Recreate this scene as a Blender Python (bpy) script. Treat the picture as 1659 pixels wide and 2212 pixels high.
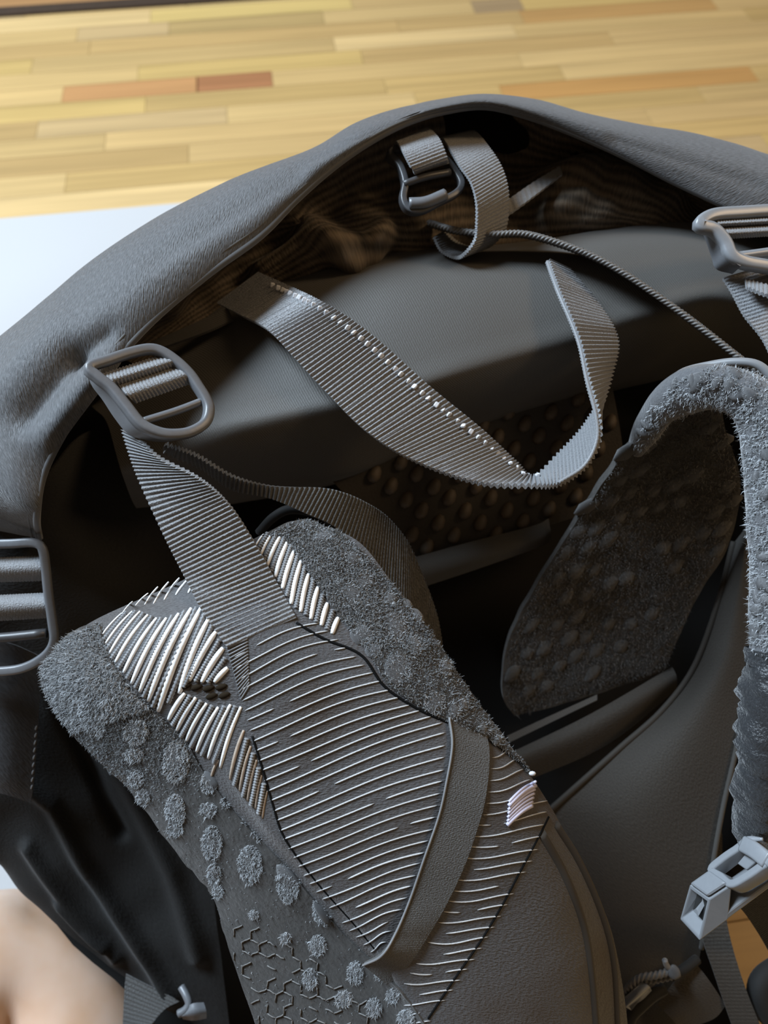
import bpy, bmesh, math, random
import numpy as np
from mathutils import Vector, Matrix
from mathutils.bvhtree import BVHTree
random.seed(7); np.random.seed(7)
for o in list(bpy.data.objects): bpy.data.objects.remove(o)
SC = bpy.context.scene
COL = SC.collection

# ---------------------------------------------------------------- camera
W, H, F = 1659.0, 2212.0, 1662.0
PITCH = math.radians(57.0)
CAMZ = 0.62
CP, SP = math.cos(PITCH), math.sin(PITCH)
cam_d = bpy.data.cameras.new('camera'); cam = bpy.data.objects.new('camera', cam_d); COL.objects.link(cam)
cam_d.sensor_fit = 'VERTICAL'; cam_d.sensor_height = 36.0; cam_d.lens = F / H * 36.0
cam_d.clip_start = 0.01
cam.location = (0, 0, CAMZ); cam.rotation_euler = (math.pi / 2 - PITCH, 0, 0)
cam_d.dof.use_dof = True; cam_d.dof.focus_distance = 0.315; cam_d.dof.aperture_fstop = 9.0
SC.camera = cam

# ---------------------------------------------------------------- world + light
SC.view_settings.view_transform = 'Standard'; SC.view_settings.look = 'None'
SC.view_settings.gamma = 1.0; SC.view_settings.use_curve_mapping = False
SC.view_settings.exposure = 0.0
wd = bpy.data.worlds.new('room_ambient'); SC.world = wd; wd.use_nodes = True
bgn = wd.node_tree.nodes['Background']
bgn.inputs[0].default_value = (1.0, 0.72, 0.45, 1); bgn.inputs[1].default_value = 0.13
def area(name, loc, target, sx, sy, power, col):
    l = bpy.data.lights.new(name, 'AREA'); l.shape = 'RECTANGLE'; l.size = sx; l.size_y = sy
    l.energy = power; l.color = col
    o = bpy.data.objects.new(name, l); COL.objects.link(o); o.location = loc
    o.rotation_euler = (Vector(target) - Vector(loc)).to_track_quat('-Z', 'Y').to_euler()
    return o
area('window_daylight', (-1.40, 1.00, 2.00), (0, 0.25, 0.3), 0.9, 0.9, 134, (0.70, 0.85, 1.0))
area('warm_fill_light', (1.9, 0.45, 2.2), (0.2, 0.5, 0), 0.5, 0.5, 20, (1.0, 0.70, 0.40))  # added warm fill for the floor and harness, not a known lamp

# ---------------------------------------------------------------- helpers
CAMP = np.array([0, 0, CAMZ])
def P(px, py, d):
    d = d * 0.001
    x = (px - W / 2) / F * d; yc = (py - H / 2) / F * d
    return np.array([x, d * CP - yc * SP, CAMZ - d * SP - yc * CP])
def ray(px, py):
    v = P(px, py, 1000.0) - CAMP
    return Vector(v)
def floor_pt(px, py, z=0.0):
    v = P(px, py, 1000.0) - CAMP
    return CAMP + v * ((z - CAMZ) / v[2])
def PP(lst): return np.array([P(*q) for q in lst])
def cr(pts, n, closed=False):
    pts = np.asarray(pts, float)
    k = len(pts)
    if closed:
        ext = np.concatenate([pts[-1:], pts, pts[:2]]); t = np.linspace(0, k, n, endpoint=False)
    else:
        ext = np.concatenate([[2 * pts[0] - pts[1]], pts, [2 * pts[-1] - pts[-2]]]); t = np.linspace(0, k - 1, n)
    i = np.minimum(t.astype(int), (k if closed else k - 1) - 1); f = t - i
    f = f.reshape((-1,) + (1,) * (pts.ndim - 1))
    p0, p1, p2, p3 = ext[i], ext[i + 1], ext[i + 2], ext[i + 3]
    return 0.5 * (2 * p1 + (p2 - p0) * f + (2 * p0 - 5 * p1 + 4 * p2 - p3) * f ** 2 + (3 * p1 - p0 - 3 * p2 + p3) * f ** 3)
def resample(pts, n, closed=False):
    q = cr(pts, max(40, len(pts) * 14), closed)
    if closed: q = np.concatenate([q, q[:1]])
    s = np.concatenate([[0], np.cumsum(np.linalg.norm(np.diff(q, axis=0), axis=1))])
    t = np.linspace(0, s[-1], n + 1)[:-1] if closed else np.linspace(0, s[-1], n)
    return np.stack([np.interp(t, s, q[:, a]) for a in range(3)], 1)
def grid(ctrl, nu, nv):
    a = np.array([[P(*q) for q in row] for row in ctrl])
    a = cr(a, nu)
    return np.swapaxes(cr(np.swapaxes(a, 0, 1), nv), 0, 1)
def normals(g, face_cam=True):
    du = np.gradient(g, axis=0); dv = np.gradient(g, axis=1)
    n = np.cross(du, dv); n /= (np.linalg.norm(n, axis=2, keepdims=True) + 1e-12)
    if face_cam and np.sum(n * (CAMP - g)) < 0: n = -n
    return n
def vnoise(p, scale, seed=0):
    from mathutils import noise
    return np.array([noise.noise(Vector((q[0] * scale + seed, q[1] * scale + seed * 2, q[2] * scale - seed))) for q in p.reshape(-1, 3)]).reshape(p.shape[:-1])

def finish(name, me, mat, parent=None, smooth=True):
    if mat: me.materials.append(mat)
    if smooth: me.polygons.foreach_set('use_smooth', [True] * len(me.polygons))
    o = bpy.data.objects.new(name, me); COL.objects.link(o)
    if parent: setparent(o, parent)
    return o
def setparent(o, parent):
    o.parent = parent
    if parent.type == 'EMPTY': o.matrix_parent_inverse = Matrix.Translation(-parent.location)
def meshobj(name, v, f, mat, parent=None, smooth=True, uv=None):
    me = bpy.data.meshes.new(name)
    me.from_pydata([tuple(float(c) for c in q) for q in v], [], [tuple(q) for q in f]); me.update()
    if uv is not None:
        l = me.uv_layers.new(name='UVMap')
        idx = np.zeros(len(me.loops), int); me.loops.foreach_get('vertex_index', idx)
        l.data.foreach_set('uv', np.asarray(uv, float)[idx].ravel())
    return finish(name, me, mat, parent, smooth)
def guv(g):
    nu, nv = g.shape[:2]
    du = np.linalg.norm(np.diff(g, axis=0), axis=2).mean(1); u = np.concatenate([[0], np.cumsum(du)])
    dv = np.linalg.norm(np.diff(g, axis=1), axis=2).mean(0); v = np.concatenate([[0], np.cumsum(dv)])
    return np.stack(np.meshgrid(u, v, indexing='ij'), 2)
def slab(name, g, t, mat, parent=None, n=None, disp=None, bulge=0.0):
    """sheet with thickness: g is the side facing the camera, the back lies t behind it"""
    nu, nv = g.shape[:2]
    if n is None: n = normals(g)
    if disp is not None: g = g + n * disp[..., None]
    back = g - n * t
    uv = guv(g)
    idx = np.arange(nu * nv).reshape(nu, nv)
    V = [g.reshape(-1, 3), back.reshape(-1, 3)]; UV = [uv.reshape(-1, 2)] * 2
    q = np.stack([idx[:-1, :-1], idx[1:, :-1], idx[1:, 1:], idx[:-1, 1:]], 2).reshape(-1, 4)
    Fc = [q, (q + nu * nv)[:, ::-1]]
    off = 2 * nu * nv
    # border with its own vertices and a rounded middle row
    b = [(i, 0) for i in range(nu)] + [(nu - 1, j) for j in range(1, nv)] + [(i, nv - 1) for i in range(nu - 2, -1, -1)] + [(0, j) for j in range(nv - 2, 0, -1)]
    bi = np.array(b); m = len(b)
    f_ = g[bi[:, 0], bi[:, 1]]; k_ = back[bi[:, 0], bi[:, 1]]; buv = uv[bi[:, 0], bi[:, 1]]
    V += [f_, k_]; UV += [buv, buv]
    e = np.arange(m); e2 = (e + 1) % m
    Fc.append(np.stack([off + e, off + m + e, off + m + e2, off + e2], 1))
    return meshobj(name, np.concatenate(V), np.concatenate(Fc).tolist(), mat, parent, True, np.concatenate(UV))
def ribbon(name, A, B, mat, parent=None, t=0.0014, pitch=0.0, amp=0.0003, n=60, nv=9, skew=0.0, world=False, crown=0.0):
    a = np.asarray(A) if world else PP(A); b = np.asarray(B) if world else PP(B)
    mid = cr((a + b) / 2, 200); L = np.linalg.norm(np.diff(mid, axis=0), axis=1).sum()
    if pitch: n = max(n, int(L / pitch * 5))
    n = min(n, 900)
    aa = cr(a, n); bb = cr(b, n)
    v = np.linspace(0, 1, nv)[None, :, None]
    g = aa[:, None] * (1 - v) + bb[:, None] * v
    nn = normals(g, True)
    m = (aa + bb) / 2; s = np.concatenate([[0], np.cumsum(np.linalg.norm(np.diff(m, axis=0), axis=1))])
    disp = np.zeros((n, nv))
    if pitch:
        ph = s[:, None] / pitch + skew * v[0, :, 0][None, :]
        disp = amp * np.cos(2 * math.pi * ph)
    disp = disp + crown * (1 - (2 * v[0, :, 0][None, :] - 1) ** 2)
    return slab(name, g, t, mat, parent, n=nn, disp=disp)
def frames(p, closed=False, up=None):
    n = len(p)
    T = (np.roll(p, -1, 0) - np.roll(p, 1, 0)) if closed else np.gradient(p, axis=0)
    T /= np.linalg.norm(T, axis=1, keepdims=True) + 1e-12
    if up is not None:
        N = np.tile(np.asarray(up, float), (n, 1)); N -= T * np.sum(N * T, 1, keepdims=True)
        N /= np.linalg.norm(N, axis=1, keepdims=True) + 1e-12
    else:
        N = np.zeros_like(p); a = np.array([0.3, 0.5, 0.8]); N[0] = a - T[0] * a.dot(T[0]); N[0] /= np.linalg.norm(N[0])
        for i in range(1, n):
            v = N[i - 1] - T[i] * N[i - 1].dot(T[i]); N[i] = v / (np.linalg.norm(v) + 1e-12)
    B = np.cross(T, N)
    return T, N, B
def sweep(p, sec, closed=False, up=None, scale=None, cap=True):
    """sec: (k,2) section in (B,N) axes, in metres"""
    T, N, B = frames(p, closed, up); n = len(p); k = len(sec)
    sec = np.asarray(sec, float)
    if sec.ndim == 2: sec = np.tile(sec, (n, 1, 1))
    if scale is not None: sec = sec * np.asarray(scale)[:, None, None]
    V = p[:, None] + B[:, None] * sec[..., :1] + N[:, None] * sec[..., 1:]
    k = sec.shape[1]
    Fc = []
    for i in range(n if closed else n - 1):
        i2 = (i + 1) % n
        for j in range(k):
            j2 = (j + 1) % k
            Fc.append((i * k + j, i * k + j2, i2 * k + j2, i2 * k + j))
    if not closed and cap:
        Fc.append(tuple(range(k))[::-1]); Fc.append(tuple((n - 1) * k + j for j in range(k)))
    return V.reshape(-1, 3), Fc
def circ(r, k=10, a=1.0, b=1.0):
    th = np.linspace(0, 2 * math.pi, k, endpoint=False)
    return np.stack([r * a * np.cos(th), r * b * np.sin(th)], 1)
def rrect(hw, y0, y1, r, k=3):
    pts = []
    for cx, cy, a0 in ((hw - r, y1 - r, 0), (-hw + r, y1 - r, 90), (-hw + r, y0 + r, 180), (hw - r, y0 + r, 270)):
        for i in range(k + 1):
            a = math.radians(a0 + 90 * i / k); pts.append((cx + r * math.cos(a), cy + r * math.sin(a)))
    return np.array(pts)
def tube(name, pts, r, mat, parent=None, n=40, k=8, closed=False, world=False, taper=None, twist=None, flat=1.0, up=None):
    p = np.asarray(pts, float) if world else PP(pts)
    p = resample(p, n, closed)
    sec = circ(r, k, 1.0, flat)
    if twist:   # lobed cord: strands wind about the axis
        L = np.concatenate([[0], np.cumsum(np.linalg.norm(np.diff(p, axis=0), axis=1))])
        th = np.linspace(0, 2 * math.pi, k, endpoint=False)
        rr = r * (1 + 0.28 * np.cos(3 * (th[None] - L[:, None] / twist * 2 * math.pi / 3 * 1.0)))
        sec = np.stack([rr * np.cos(th), rr * np.sin(th)], 2)
    V, Fc = sweep(p, sec, closed, up, taper)
    s = np.repeat(np.linspace(0, 1, len(p)), k)
    return meshobj(name, V, Fc, mat, parent)
class MB:
    def __init__(self): self.v = []; self.f = []
    def add(self, V, Fc):
        o = len(self.v); self.v += [tuple(q) for q in V]; self.f += [tuple(i + o for i in q) for q in Fc]
    def build(self, name, mat, parent=None, smooth=True): return meshobj(name, self.v, self.f, mat, parent, smooth)
def bvh_of(o):
    me = o.data
    return BVHTree.FromPolygons([v.co.copy() for v in me.vertices], [tuple(p.vertices) for p in me.polygons])
def px_of(g):
    v = g - CAMP; d = v[..., 1] * CP - v[..., 2] * SP
    return v[..., 0] / d * F + W / 2, (-(v[..., 1] * SP) - v[..., 2] * CP) / d * F + H / 2
def ridges(g, lst):
    x, y = px_of(g); out = np.zeros(x.shape)
    for (path, wd_, am) in lst:
        best = np.full(x.shape, 1e9)
        for (x0, y0), (x1, y1) in zip(path[:-1], path[1:]):
            dx, dy = x1 - x0, y1 - y0; t = np.clip(((x - x0) * dx + (y - y0) * dy) / (dx * dx + dy * dy), 0, 1)
            best = np.minimum(best, np.hypot(x - x0 - t * dx, y - y0 - t * dy))
        out += am * 0.001 * np.exp(-(best / wd_) ** 2)
    return out
def on_in(b, a, c, w, lift):
    # nearest point of the line a -> c that lies on the surface, from fraction w inwards
    while w < 1.0:
        q = np.array(a) * (1 - w) + np.array(c) * w; loc, nr = hit(b, q[0], q[1])
        if loc is not None: return np.array(loc + nr * lift)
        w += 0.02
    return on(b, c[0], c[1], lift)
def hit(b, px, py, fallback=None):
    r = ray(px, py); loc, nr, i, d = b.ray_cast(Vector(CAMP), r.normalized())
    if loc is None: return None, None
    if nr.dot(r) > 0: nr = -nr
    return loc, nr
def depth_of(p):
    v = np.asarray(p) - CAMP
    return 1000 * (v[1] * CP - v[2] * SP)
def on(b, px, py, lift=0.001, default=310.0):
    loc, nr = hit(b, px, py)
    if loc is None: return P(px, py, default)
    return np.array(loc + nr * lift)
def basis(loc, nr, along):
    z = Vector(nr).normalized(); x = Vector(along); x = (x - z * x.dot(z)).normalized(); y = z.cross(x)
    m = Matrix((x, y, z)).transposed().to_4x4(); m.translation = Vector(loc); return m
def inst(name, me, m, parent):
    o = bpy.data.objects.new(name, me); COL.objects.link(o); setparent(o, parent); o.matrix_basis = m; return o
def inside(poly, x, y):
    c = False; j = len(poly) - 1
    for i in range(len(poly)):
        xi, yi = poly[i]; xj, yj = poly[j]
        if (yi > y) != (yj > y) and x < (xj - xi) * (y - yi) / (yj - yi + 1e-9) + xi: c = not c
        j = i
    return c
def tag(o, label, cat, group=None, kind=None):
    o['label'] = label; o['category'] = cat
    if group: o['group'] = group
    if kind: o['kind'] = kind
    return o

# ---------------------------------------------------------------- materials
def nt(name):
    m = bpy.data.materials.new(name); m.use_nodes = True
    t = m.node_tree; b = t.nodes['Principled BSDF']; return m, t, b
def N(t, kind, **kw):
    n = t.nodes.new(kind)
    for k, v in kw.items():
        if k in n.inputs: n.inputs[k].default_value = v
        else: setattr(n, k, v)
    return n
def cloth(name, c1, c2, rough=0.7, spec=0.3, sheen=0.15, weave=(900, 250), rot=0.6, bump=0.35, wave=None, wbump=0.5, stain=None, coord='UV', streak=0.6):
    """woven cloth: stretched noise streaks + optional regular ribs, colour between c1 and c2"""
    m, t, b = nt(name); L = t.links.new
    tc = N(t, 'ShaderNodeTexCoord'); mp = N(t, 'ShaderNodeMapping'); mp.inputs['Rotation'].default_value = (0, 0, rot)
    L(tc.outputs[coord], mp.inputs[0])
    mp2 = N(t, 'ShaderNodeMapping'); mp2.inputs['Scale'].default_value = (weave[0], weave[1], weave[1]); L(mp.outputs[0], mp2.inputs[0])
    no = N(t, 'ShaderNodeTexNoise'); no.inputs['Scale'].default_value = 1.0; no.inputs['Detail'].default_value = 2.0; L(mp2.outputs[0], no.inputs['Vector'])
    big = N(t, 'ShaderNodeTexNoise'); big.inputs['Scale'].default_value = 22.0; big.inputs['Detail'].default_value = 3.0; L(tc.outputs['Object'], big.inputs['Vector'])
    rmp = N(t, 'ShaderNodeMapRange'); rmp.inputs[1].default_value = 0.3; rmp.inputs[2].default_value = 0.72; L(no.outputs[0], rmp.inputs[0])
    fac = rmp.outputs[0]
    if wave:
        wv = N(t, 'ShaderNodeTexWave'); wv.wave_type = 'BANDS'; wv.bands_direction = 'X'
        wv.inputs['Scale'].default_value = 0.314 / wave; wv.inputs['Distortion'].default_value = 0.6; wv.inputs['Detail'].default_value = 0.0
        L(mp.outputs[0], wv.inputs['Vector'])
        ad = N(t, 'ShaderNodeMix'); ad.data_type = 'FLOAT'; ad.inputs[0].default_value = wbump; L(fac, ad.inputs[2]); L(wv.outputs['Fac'], ad.inputs[3]); fac = ad.outputs[0]
    mx = N(t, 'ShaderNodeMix'); mx.data_type = 'RGBA'; mx.inputs['A'].default_value = (*c1, 1); mx.inputs['B'].default_value = (*c2, 1)
    sf = N(t, 'ShaderNodeMath'); sf.operation = 'MULTIPLY_ADD'; sf.inputs[1].default_value = streak; sf.inputs[2].default_value = (1 - streak) * 0.5; L(fac, sf.inputs[0]); L(sf.outputs[0], mx.inputs['Factor'])
    colour = mx.outputs['Result']
    if stain:
        s2 = N(t, 'ShaderNodeMapRange'); s2.inputs[1].default_value = 0.5; s2.inputs[2].default_value = 0.68; s2.inputs[4].default_value = 0.75; L(big.outputs[0], s2.inputs[0])
        m2 = N(t, 'ShaderNodeMix'); m2.data_type = 'RGBA'; L(s2.outputs[0], m2.inputs['Factor']); L(colour, m2.inputs['A']); m2.inputs['B'].default_value = (*stain, 1); colour = m2.outputs['Result']
    L(colour, b.inputs['Base Color'])
    bp = N(t, 'ShaderNodeBump'); bp.inputs['Strength'].default_value = bump; bp.inputs['Distance'].default_value = 0.0006; L(fac, bp.inputs['Height']); L(bp.outputs[0], b.inputs['Normal'])
    b.inputs['Roughness'].default_value = rough; b.inputs['Specular IOR Level'].default_value = spec
    b.inputs['Sheen Weight'].default_value = sheen; b.inputs['Sheen Roughness'].default_value = 0.5; b.inputs['Sheen Tint'].default_value = (1, 1, 1, 1)
    return m
def plain(name, c, rough=0.5, spec=0.5, vary=0.15, bump=0.05, nscale=400.0, sheen=0.0):
    m, t, b = nt(name); L = t.links.new
    tc = N(t, 'ShaderNodeTexCoord'); no = N(t, 'ShaderNodeTexNoise'); no.inputs['Scale'].default_value = nscale; no.inputs['Detail'].default_value = 3; L(tc.outputs['Object'], no.inputs['Vector'])
    mx = N(t, 'ShaderNodeMix'); mx.data_type = 'RGBA'; L(no.outputs[0], mx.inputs['Factor'])
    mx.inputs['A'].default_value = (*[q * (1 - vary) for q in c], 1); mx.inputs['B'].default_value = (*[min(1, q * (1 + vary)) for q in c], 1)
    L(mx.outputs['Result'], b.inputs['Base Color'])
    bp = N(t, 'ShaderNodeBump'); bp.inputs['Strength'].default_value = bump; bp.inputs['Distance'].default_value = 0.0005; L(no.outputs[0], bp.inputs['Height']); L(bp.outputs[0], b.inputs['Normal'])
    b.inputs['Roughness'].default_value = rough; b.inputs['Specular IOR Level'].default_value = spec; b.inputs['Sheen Weight'].default_value = sheen
    return m
M = {}
M['lid'] = cloth('charcoal_twill', (0.050, 0.052, 0.055), (0.120, 0.123, 0.130), rough=0.62, spec=0.35, sheen=0.25, weave=(1900, 360), rot=0.85, bump=0.55, streak=1.0)
M['pad'] = cloth('smooth_grey_ripstop', (0.052, 0.048, 0.043), (0.076, 0.071, 0.064), rough=0.6, spec=0.35, sheen=0.12, weave=(2200, 900), rot=1.2, bump=0.25, wave=0.0011, wbump=0.5)
M['dark'] = cloth('black_side_cloth', (0.010, 0.010, 0.010), (0.020, 0.019, 0.018), rough=0.75, spec=0.25, sheen=0.05, weave=(1500, 500))
M['body'] = cloth('black_body_cloth', (0.008, 0.008, 0.008), (0.014, 0.013, 0.012), rough=0.8, spec=0.2, sheen=0.03)
M['lining'] = cloth('brown_black_lining', (0.03, 0.024, 0.018), (0.20, 0.155, 0.11), rough=0.7, spec=0.3, sheen=0.1, weave=(260, 900), rot=0.1, bump=0.6, wave=0.0045, wbump=0.55, streak=1.0)
M['web'] = cloth('grey_webbing', (0.11, 0.114, 0.122), (0.27, 0.275, 0.285), rough=0.5, spec=0.45, sheen=0.3, weave=(1500, 1500), rot=0.3, bump=0.5)
M['web_dark'] = cloth('dark_webbing', (0.05, 0.049, 0.047), (0.115, 0.112, 0.108), rough=0.6, spec=0.35, sheen=0.15, weave=(1500, 1500), rot=0.3, bump=0.5)
M['shoulder'] = cloth('shoulder_face_cloth', (0.050, 0.049, 0.052), (0.104, 0.101, 0.104), rough=0.6, spec=0.35, sheen=0.2, weave=(1500, 700), rot=0.5, bump=0.5, stain=(0.050, 0.036, 0.026))
M['panel'] = cloth('brown_back_panel', (0.030, 0.026, 0.022), (0.055, 0.048, 0.040), rough=0.7, spec=0.25, sheen=0.1, weave=(1800, 600), rot=0.9, bump=0.4)
M['foam'] = plain('brown_black_foam', (0.030, 0.025, 0.020), 0.6, 0.35, 0.3, 0.3, 900)
M['bump'] = plain('brown_foam_stud', (0.085, 0.066, 0.048), 0.55, 0.4, 0.3, 0.2, 900)
M['white'] = plain('white_foam_strip', (0.90, 0.92, 0.94), 0.6, 0.4, 0.05, 0.3, 700)
M['cream'] = plain('cream_foam_strip', (0.42, 0.34, 0.27), 0.6, 0.4, 0.3, 0.3, 500)
M['rib'] = plain('pale_grey_thread', (0.46, 0.46, 0.46), 0.55, 0.4, 0.3, 0.4, 1500)
M['stitch'] = plain('white_grey_thread', (0.62, 0.63, 0.66), 0.55, 0.4, 0.15, 0.2, 900)
M['plastic'] = plain('grey_buckle_plastic', (0.13, 0.135, 0.145), 0.38, 0.5, 0.1, 0.06, 600)
M['plastic_dark'] = plain('dark_buckle_plastic', (0.05, 0.05, 0.053), 0.4, 0.5, 0.1, 0.06, 600)
M['silver'] = plain('silver_grey_plastic', (0.22, 0.23, 0.245), 0.33, 0.55, 0.06, 0.03, 500)
M['cord'] = plain('dark_braided_cord', (0.15, 0.145, 0.14), 0.55, 0.4, 0.3, 0.3, 1500)
M['dot'] = plain('grey_fleece_tuft', (0.105, 0.107, 0.113), 0.9, 0.15, 0.35, 0.8, 900, 0.4)
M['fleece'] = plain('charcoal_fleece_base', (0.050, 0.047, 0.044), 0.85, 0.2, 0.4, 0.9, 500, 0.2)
def fur(name, c1, c2, warm):
    m, t, b = nt(name); L = t.links.new
    at = N(t, 'ShaderNodeAttribute'); at.attribute_name = 'tone'
    rp = N(t, 'ShaderNodeValToRGB'); rp.color_ramp.elements[0].color = (*c1, 1); rp.color_ramp.elements[1].color = (*c2, 1)
    e = rp.color_ramp.elements.new(0.5); e.color = (*warm, 1); L(at.outputs['Fac'], rp.inputs[0]); L(rp.outputs[0], b.inputs['Base Color'])
    b.inputs['Roughness'].default_value = 0.7; b.inputs['Specular IOR Level'].default_value = 0.2; b.inputs['Sheen Weight'].default_value = 0.3
    return m
M['fur'] = fur('grey_fleece_fibre', (0.10, 0.105, 0.11), (0.46, 0.48, 0.50), (0.24, 0.245, 0.25))
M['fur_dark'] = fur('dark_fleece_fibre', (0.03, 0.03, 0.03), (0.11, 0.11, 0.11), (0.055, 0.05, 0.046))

# ---------------------------------------------------------------- floor
YAW = math.radians(8.1); SD = np.array([math.cos(YAW), math.sin(YAW)]); TD = np.array([-SD[1], SD[0]])
def st(px, py):
    q = floor_pt(px, py)[:2]; return q.dot(SD), q.dot(TD)
PW = 0.0445
def wood(name):
    m, t, b = nt(name); L = t.links.new
    oi = N(t, 'ShaderNodeObjectInfo'); ge = N(t, 'ShaderNodeNewGeometry')
    mp = N(t, 'ShaderNodeMapping'); mp.inputs['Rotation'].default_value = (0, 0, -YAW); mp.vector_type = 'POINT'; L(ge.outputs['Position'], mp.inputs[0])
    mp2 = N(t, 'ShaderNodeMapping'); mp2.inputs['Scale'].default_value = (3.0, 90.0, 20.0); L(mp.outputs[0], mp2.inputs[0])
    cb = N(t, 'ShaderNodeCombineXYZ'); L(oi.outputs['Random'], cb.inputs[2]); ml = N(t, 'ShaderNodeVectorMath'); ml.operation = 'MULTIPLY_ADD'; ml.inputs[1].default_value = (1, 1, 40); 
    va = N(t, 'ShaderNodeVectorMath'); va.operation = 'ADD'; sc = N(t, 'ShaderNodeVectorMath'); sc.operation = 'SCALE'; sc.inputs['Scale'].default_value = 37.0; L(cb.outputs[0], sc.inputs[0]); L(sc.outputs[0], va.inputs[0]); L(mp2.outputs[0], va.inputs[1])
    no = N(t, 'ShaderNodeTexNoise'); no.inputs['Scale'].default_value = 1.0; no.inputs['Detail'].default_value = 4; L(va.outputs[0], no.inputs['Vector'])
    rp = N(t, 'ShaderNodeMapRange'); rp.inputs[1].default_value = 0.25; rp.inputs[2].default_value = 0.75; rp.inputs[3].default_value = 0.78; rp.inputs[4].default_value = 1.12; L(no.outputs[0], rp.inputs[0])
    mx = N(t, 'ShaderNodeVectorMath'); mx.operation = 'SCALE'; L(oi.outputs['Color'], mx.inputs[0]); L(rp.outputs[0], mx.inputs['Scale']); L(mx.outputs[0], b.inputs['Base Color'])
    bp = N(t, 'ShaderNodeBump'); bp.inputs['Strength'].default_value = 0.08; bp.inputs['Distance'].default_value = 0.001; L(no.outputs[0], bp.inputs['Height']); L(bp.outputs[0], b.inputs['Normal'])
    b.inputs['Roughness'].default_value = 0.38; b.inputs['Specular IOR Level'].default_value = 0.4
    return m
M['wood'] = wood('laminated_wood'); M['gap'] = plain('dark_floor_gap', (0.16, 0.095, 0.04), 0.8, 0.2, 0.2, 0.1, 60)
M['track'] = plain('dark_brown_floor_track', (0.045, 0.028, 0.018), 0.6, 0.3, 0.2, 0.1, 60)
s0, tmax = st(0, 38)
S_LO, S_HI, T_LO = -1.9, 2.1, -0.75
def quadbox(name, s0, s1, t0, t1, z0, z1, mat, parent=None):
    V = []
    for z in (z0, z1):
        for s, t in ((s0, t0), (s1, t0), (s1, t1), (s0, t1)):
            q = SD * s + TD * t; V.append((q[0], q[1], z))
    return meshobj(name, V, [(3, 2, 1, 0), (4, 5, 6, 7), (0, 1, 5, 4), (1, 2, 6, 5), (2, 3, 7, 6), (3, 0, 4, 7)], mat, parent, False)
floor = quadbox('floor', S_LO, S_HI, T_LO, tmax + 1.2, -0.03, -0.003, M['gap'])
floor['kind'] = 'structure'; floor['label'] = 'yellow laminated strip wood floor under the backpack'
me = bpy.data.meshes.new('plank'); bmq = bmesh.new(); bmesh.ops.create_cube(bmq, size=1.0)
bmesh.ops.bevel(bmq, geom=[e for e in bmq.edges if e.verts[0].co.z > 0 and e.verts[1].co.z > 0], offset=0.02, segments=1, affect='EDGES'); bmq.to_mesh(me); bmq.free()
me.materials.append(M['wood'])
_, tr = st(360, 187)
t_base = tr - PW / 2
def plank(sa, sb, row, col, z=0.0):
    c = SD * (sa + sb) / 2 + TD * (t_base + (row + 0.5) * PW)
    m = Matrix.Translation((c[0], c[1], z - 0.0025)) @ Matrix.Rotation(YAW, 4, 'Z') @ Matrix.Diagonal((sb - sa - 0.0006, PW - 0.0007, 0.005 , 1))
    o = inst('plank', me, m, floor); o.color = (*col, 1); return o
YEL = [tuple(0.9 * c for c in q) for q in ((0.54, 0.36, 0.15), (0.57, 0.385, 0.165), (0.51, 0.335, 0.13), (0.55, 0.365, 0.155), (0.48, 0.31, 0.125), (0.61, 0.42, 0.19), (0.53, 0.355, 0.13), (0.50, 0.34, 0.16))]
RED1, RED2, ORA, BRN = (0.44, 0.225, 0.09), (0.34, 0.15, 0.065), (0.44, 0.25, 0.09), (0.31, 0.21, 0.11)
forced = {}
def force(px0, py0, px1, py1, col):
    a = st(px0, py0); b = st(px1, py1); row = int(math.floor(((a[1] + b[1]) / 2 - t_base) / PW)); forced.setdefault(row, []).append((a[0], b[0], col))
force(135, 207, 425, 185, RED1); force(427, 185, 588, 170, RED2)
force(1085, 203, 1630, 160, (0.45, 0.24, 0.08)); force(1130, 42, 1548, 14, ORA); force(1022, 17, 1128, 10, BRN)
force(365, 78, 700, 45, (0.40, 0.27, 0.11)); force(325, 45, 760, 10, (0.54, 0.38, 0.14))
row = int(math.floor((T_LO + 0.02 - t_base) / PW)); nrow = int(math.floor((tmax - t_base) / PW))
for r in range(row, nrow + 1):
    fl = sorted(forced.get(r, [])); 
    lo = S_LO + 0.9 if t_base + r * PW < 0.25 else S_LO + 0.35; hi = S_HI - 1.0 if t_base + r * PW < 0.25 else S_HI - 0.25
    s = lo; k = 0
    for (a, b, c) in fl + [(hi, hi, None)]:
        while s < a - 0.005:
            Ln = random.uniform(0.26, 0.52); e = s + Ln
            if a - e < 0.12: e = a
            col = random.choice(YEL); j = random.uniform(0.93, 1.07); plank(s, e, r, tuple(q * j for q in col)); s = e
        if c: plank(a, b, r, c); s = b
trim = quadbox('trim_1', S_LO, S_HI, tmax, tmax + 0.028, -0.003, 0.004, M['track']); trim['kind'] = 'structure'; trim['label'] = 'dark brown strip closing the far edge of the wood floor'
for k in range(4):
    c = SD * 0.0 + TD * (tmax + 0.03 + 0.1 + k * 0.2)
    o = inst('plank', me, Matrix.Translation((c[0], c[1], 0.0)) @ Matrix.Rotation(YAW, 4, 'Z') @ Matrix.Diagonal((3.6, 0.198, 0.006, 1)), floor); o.color = (0.34, 0.18, 0.075, 1)

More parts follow.
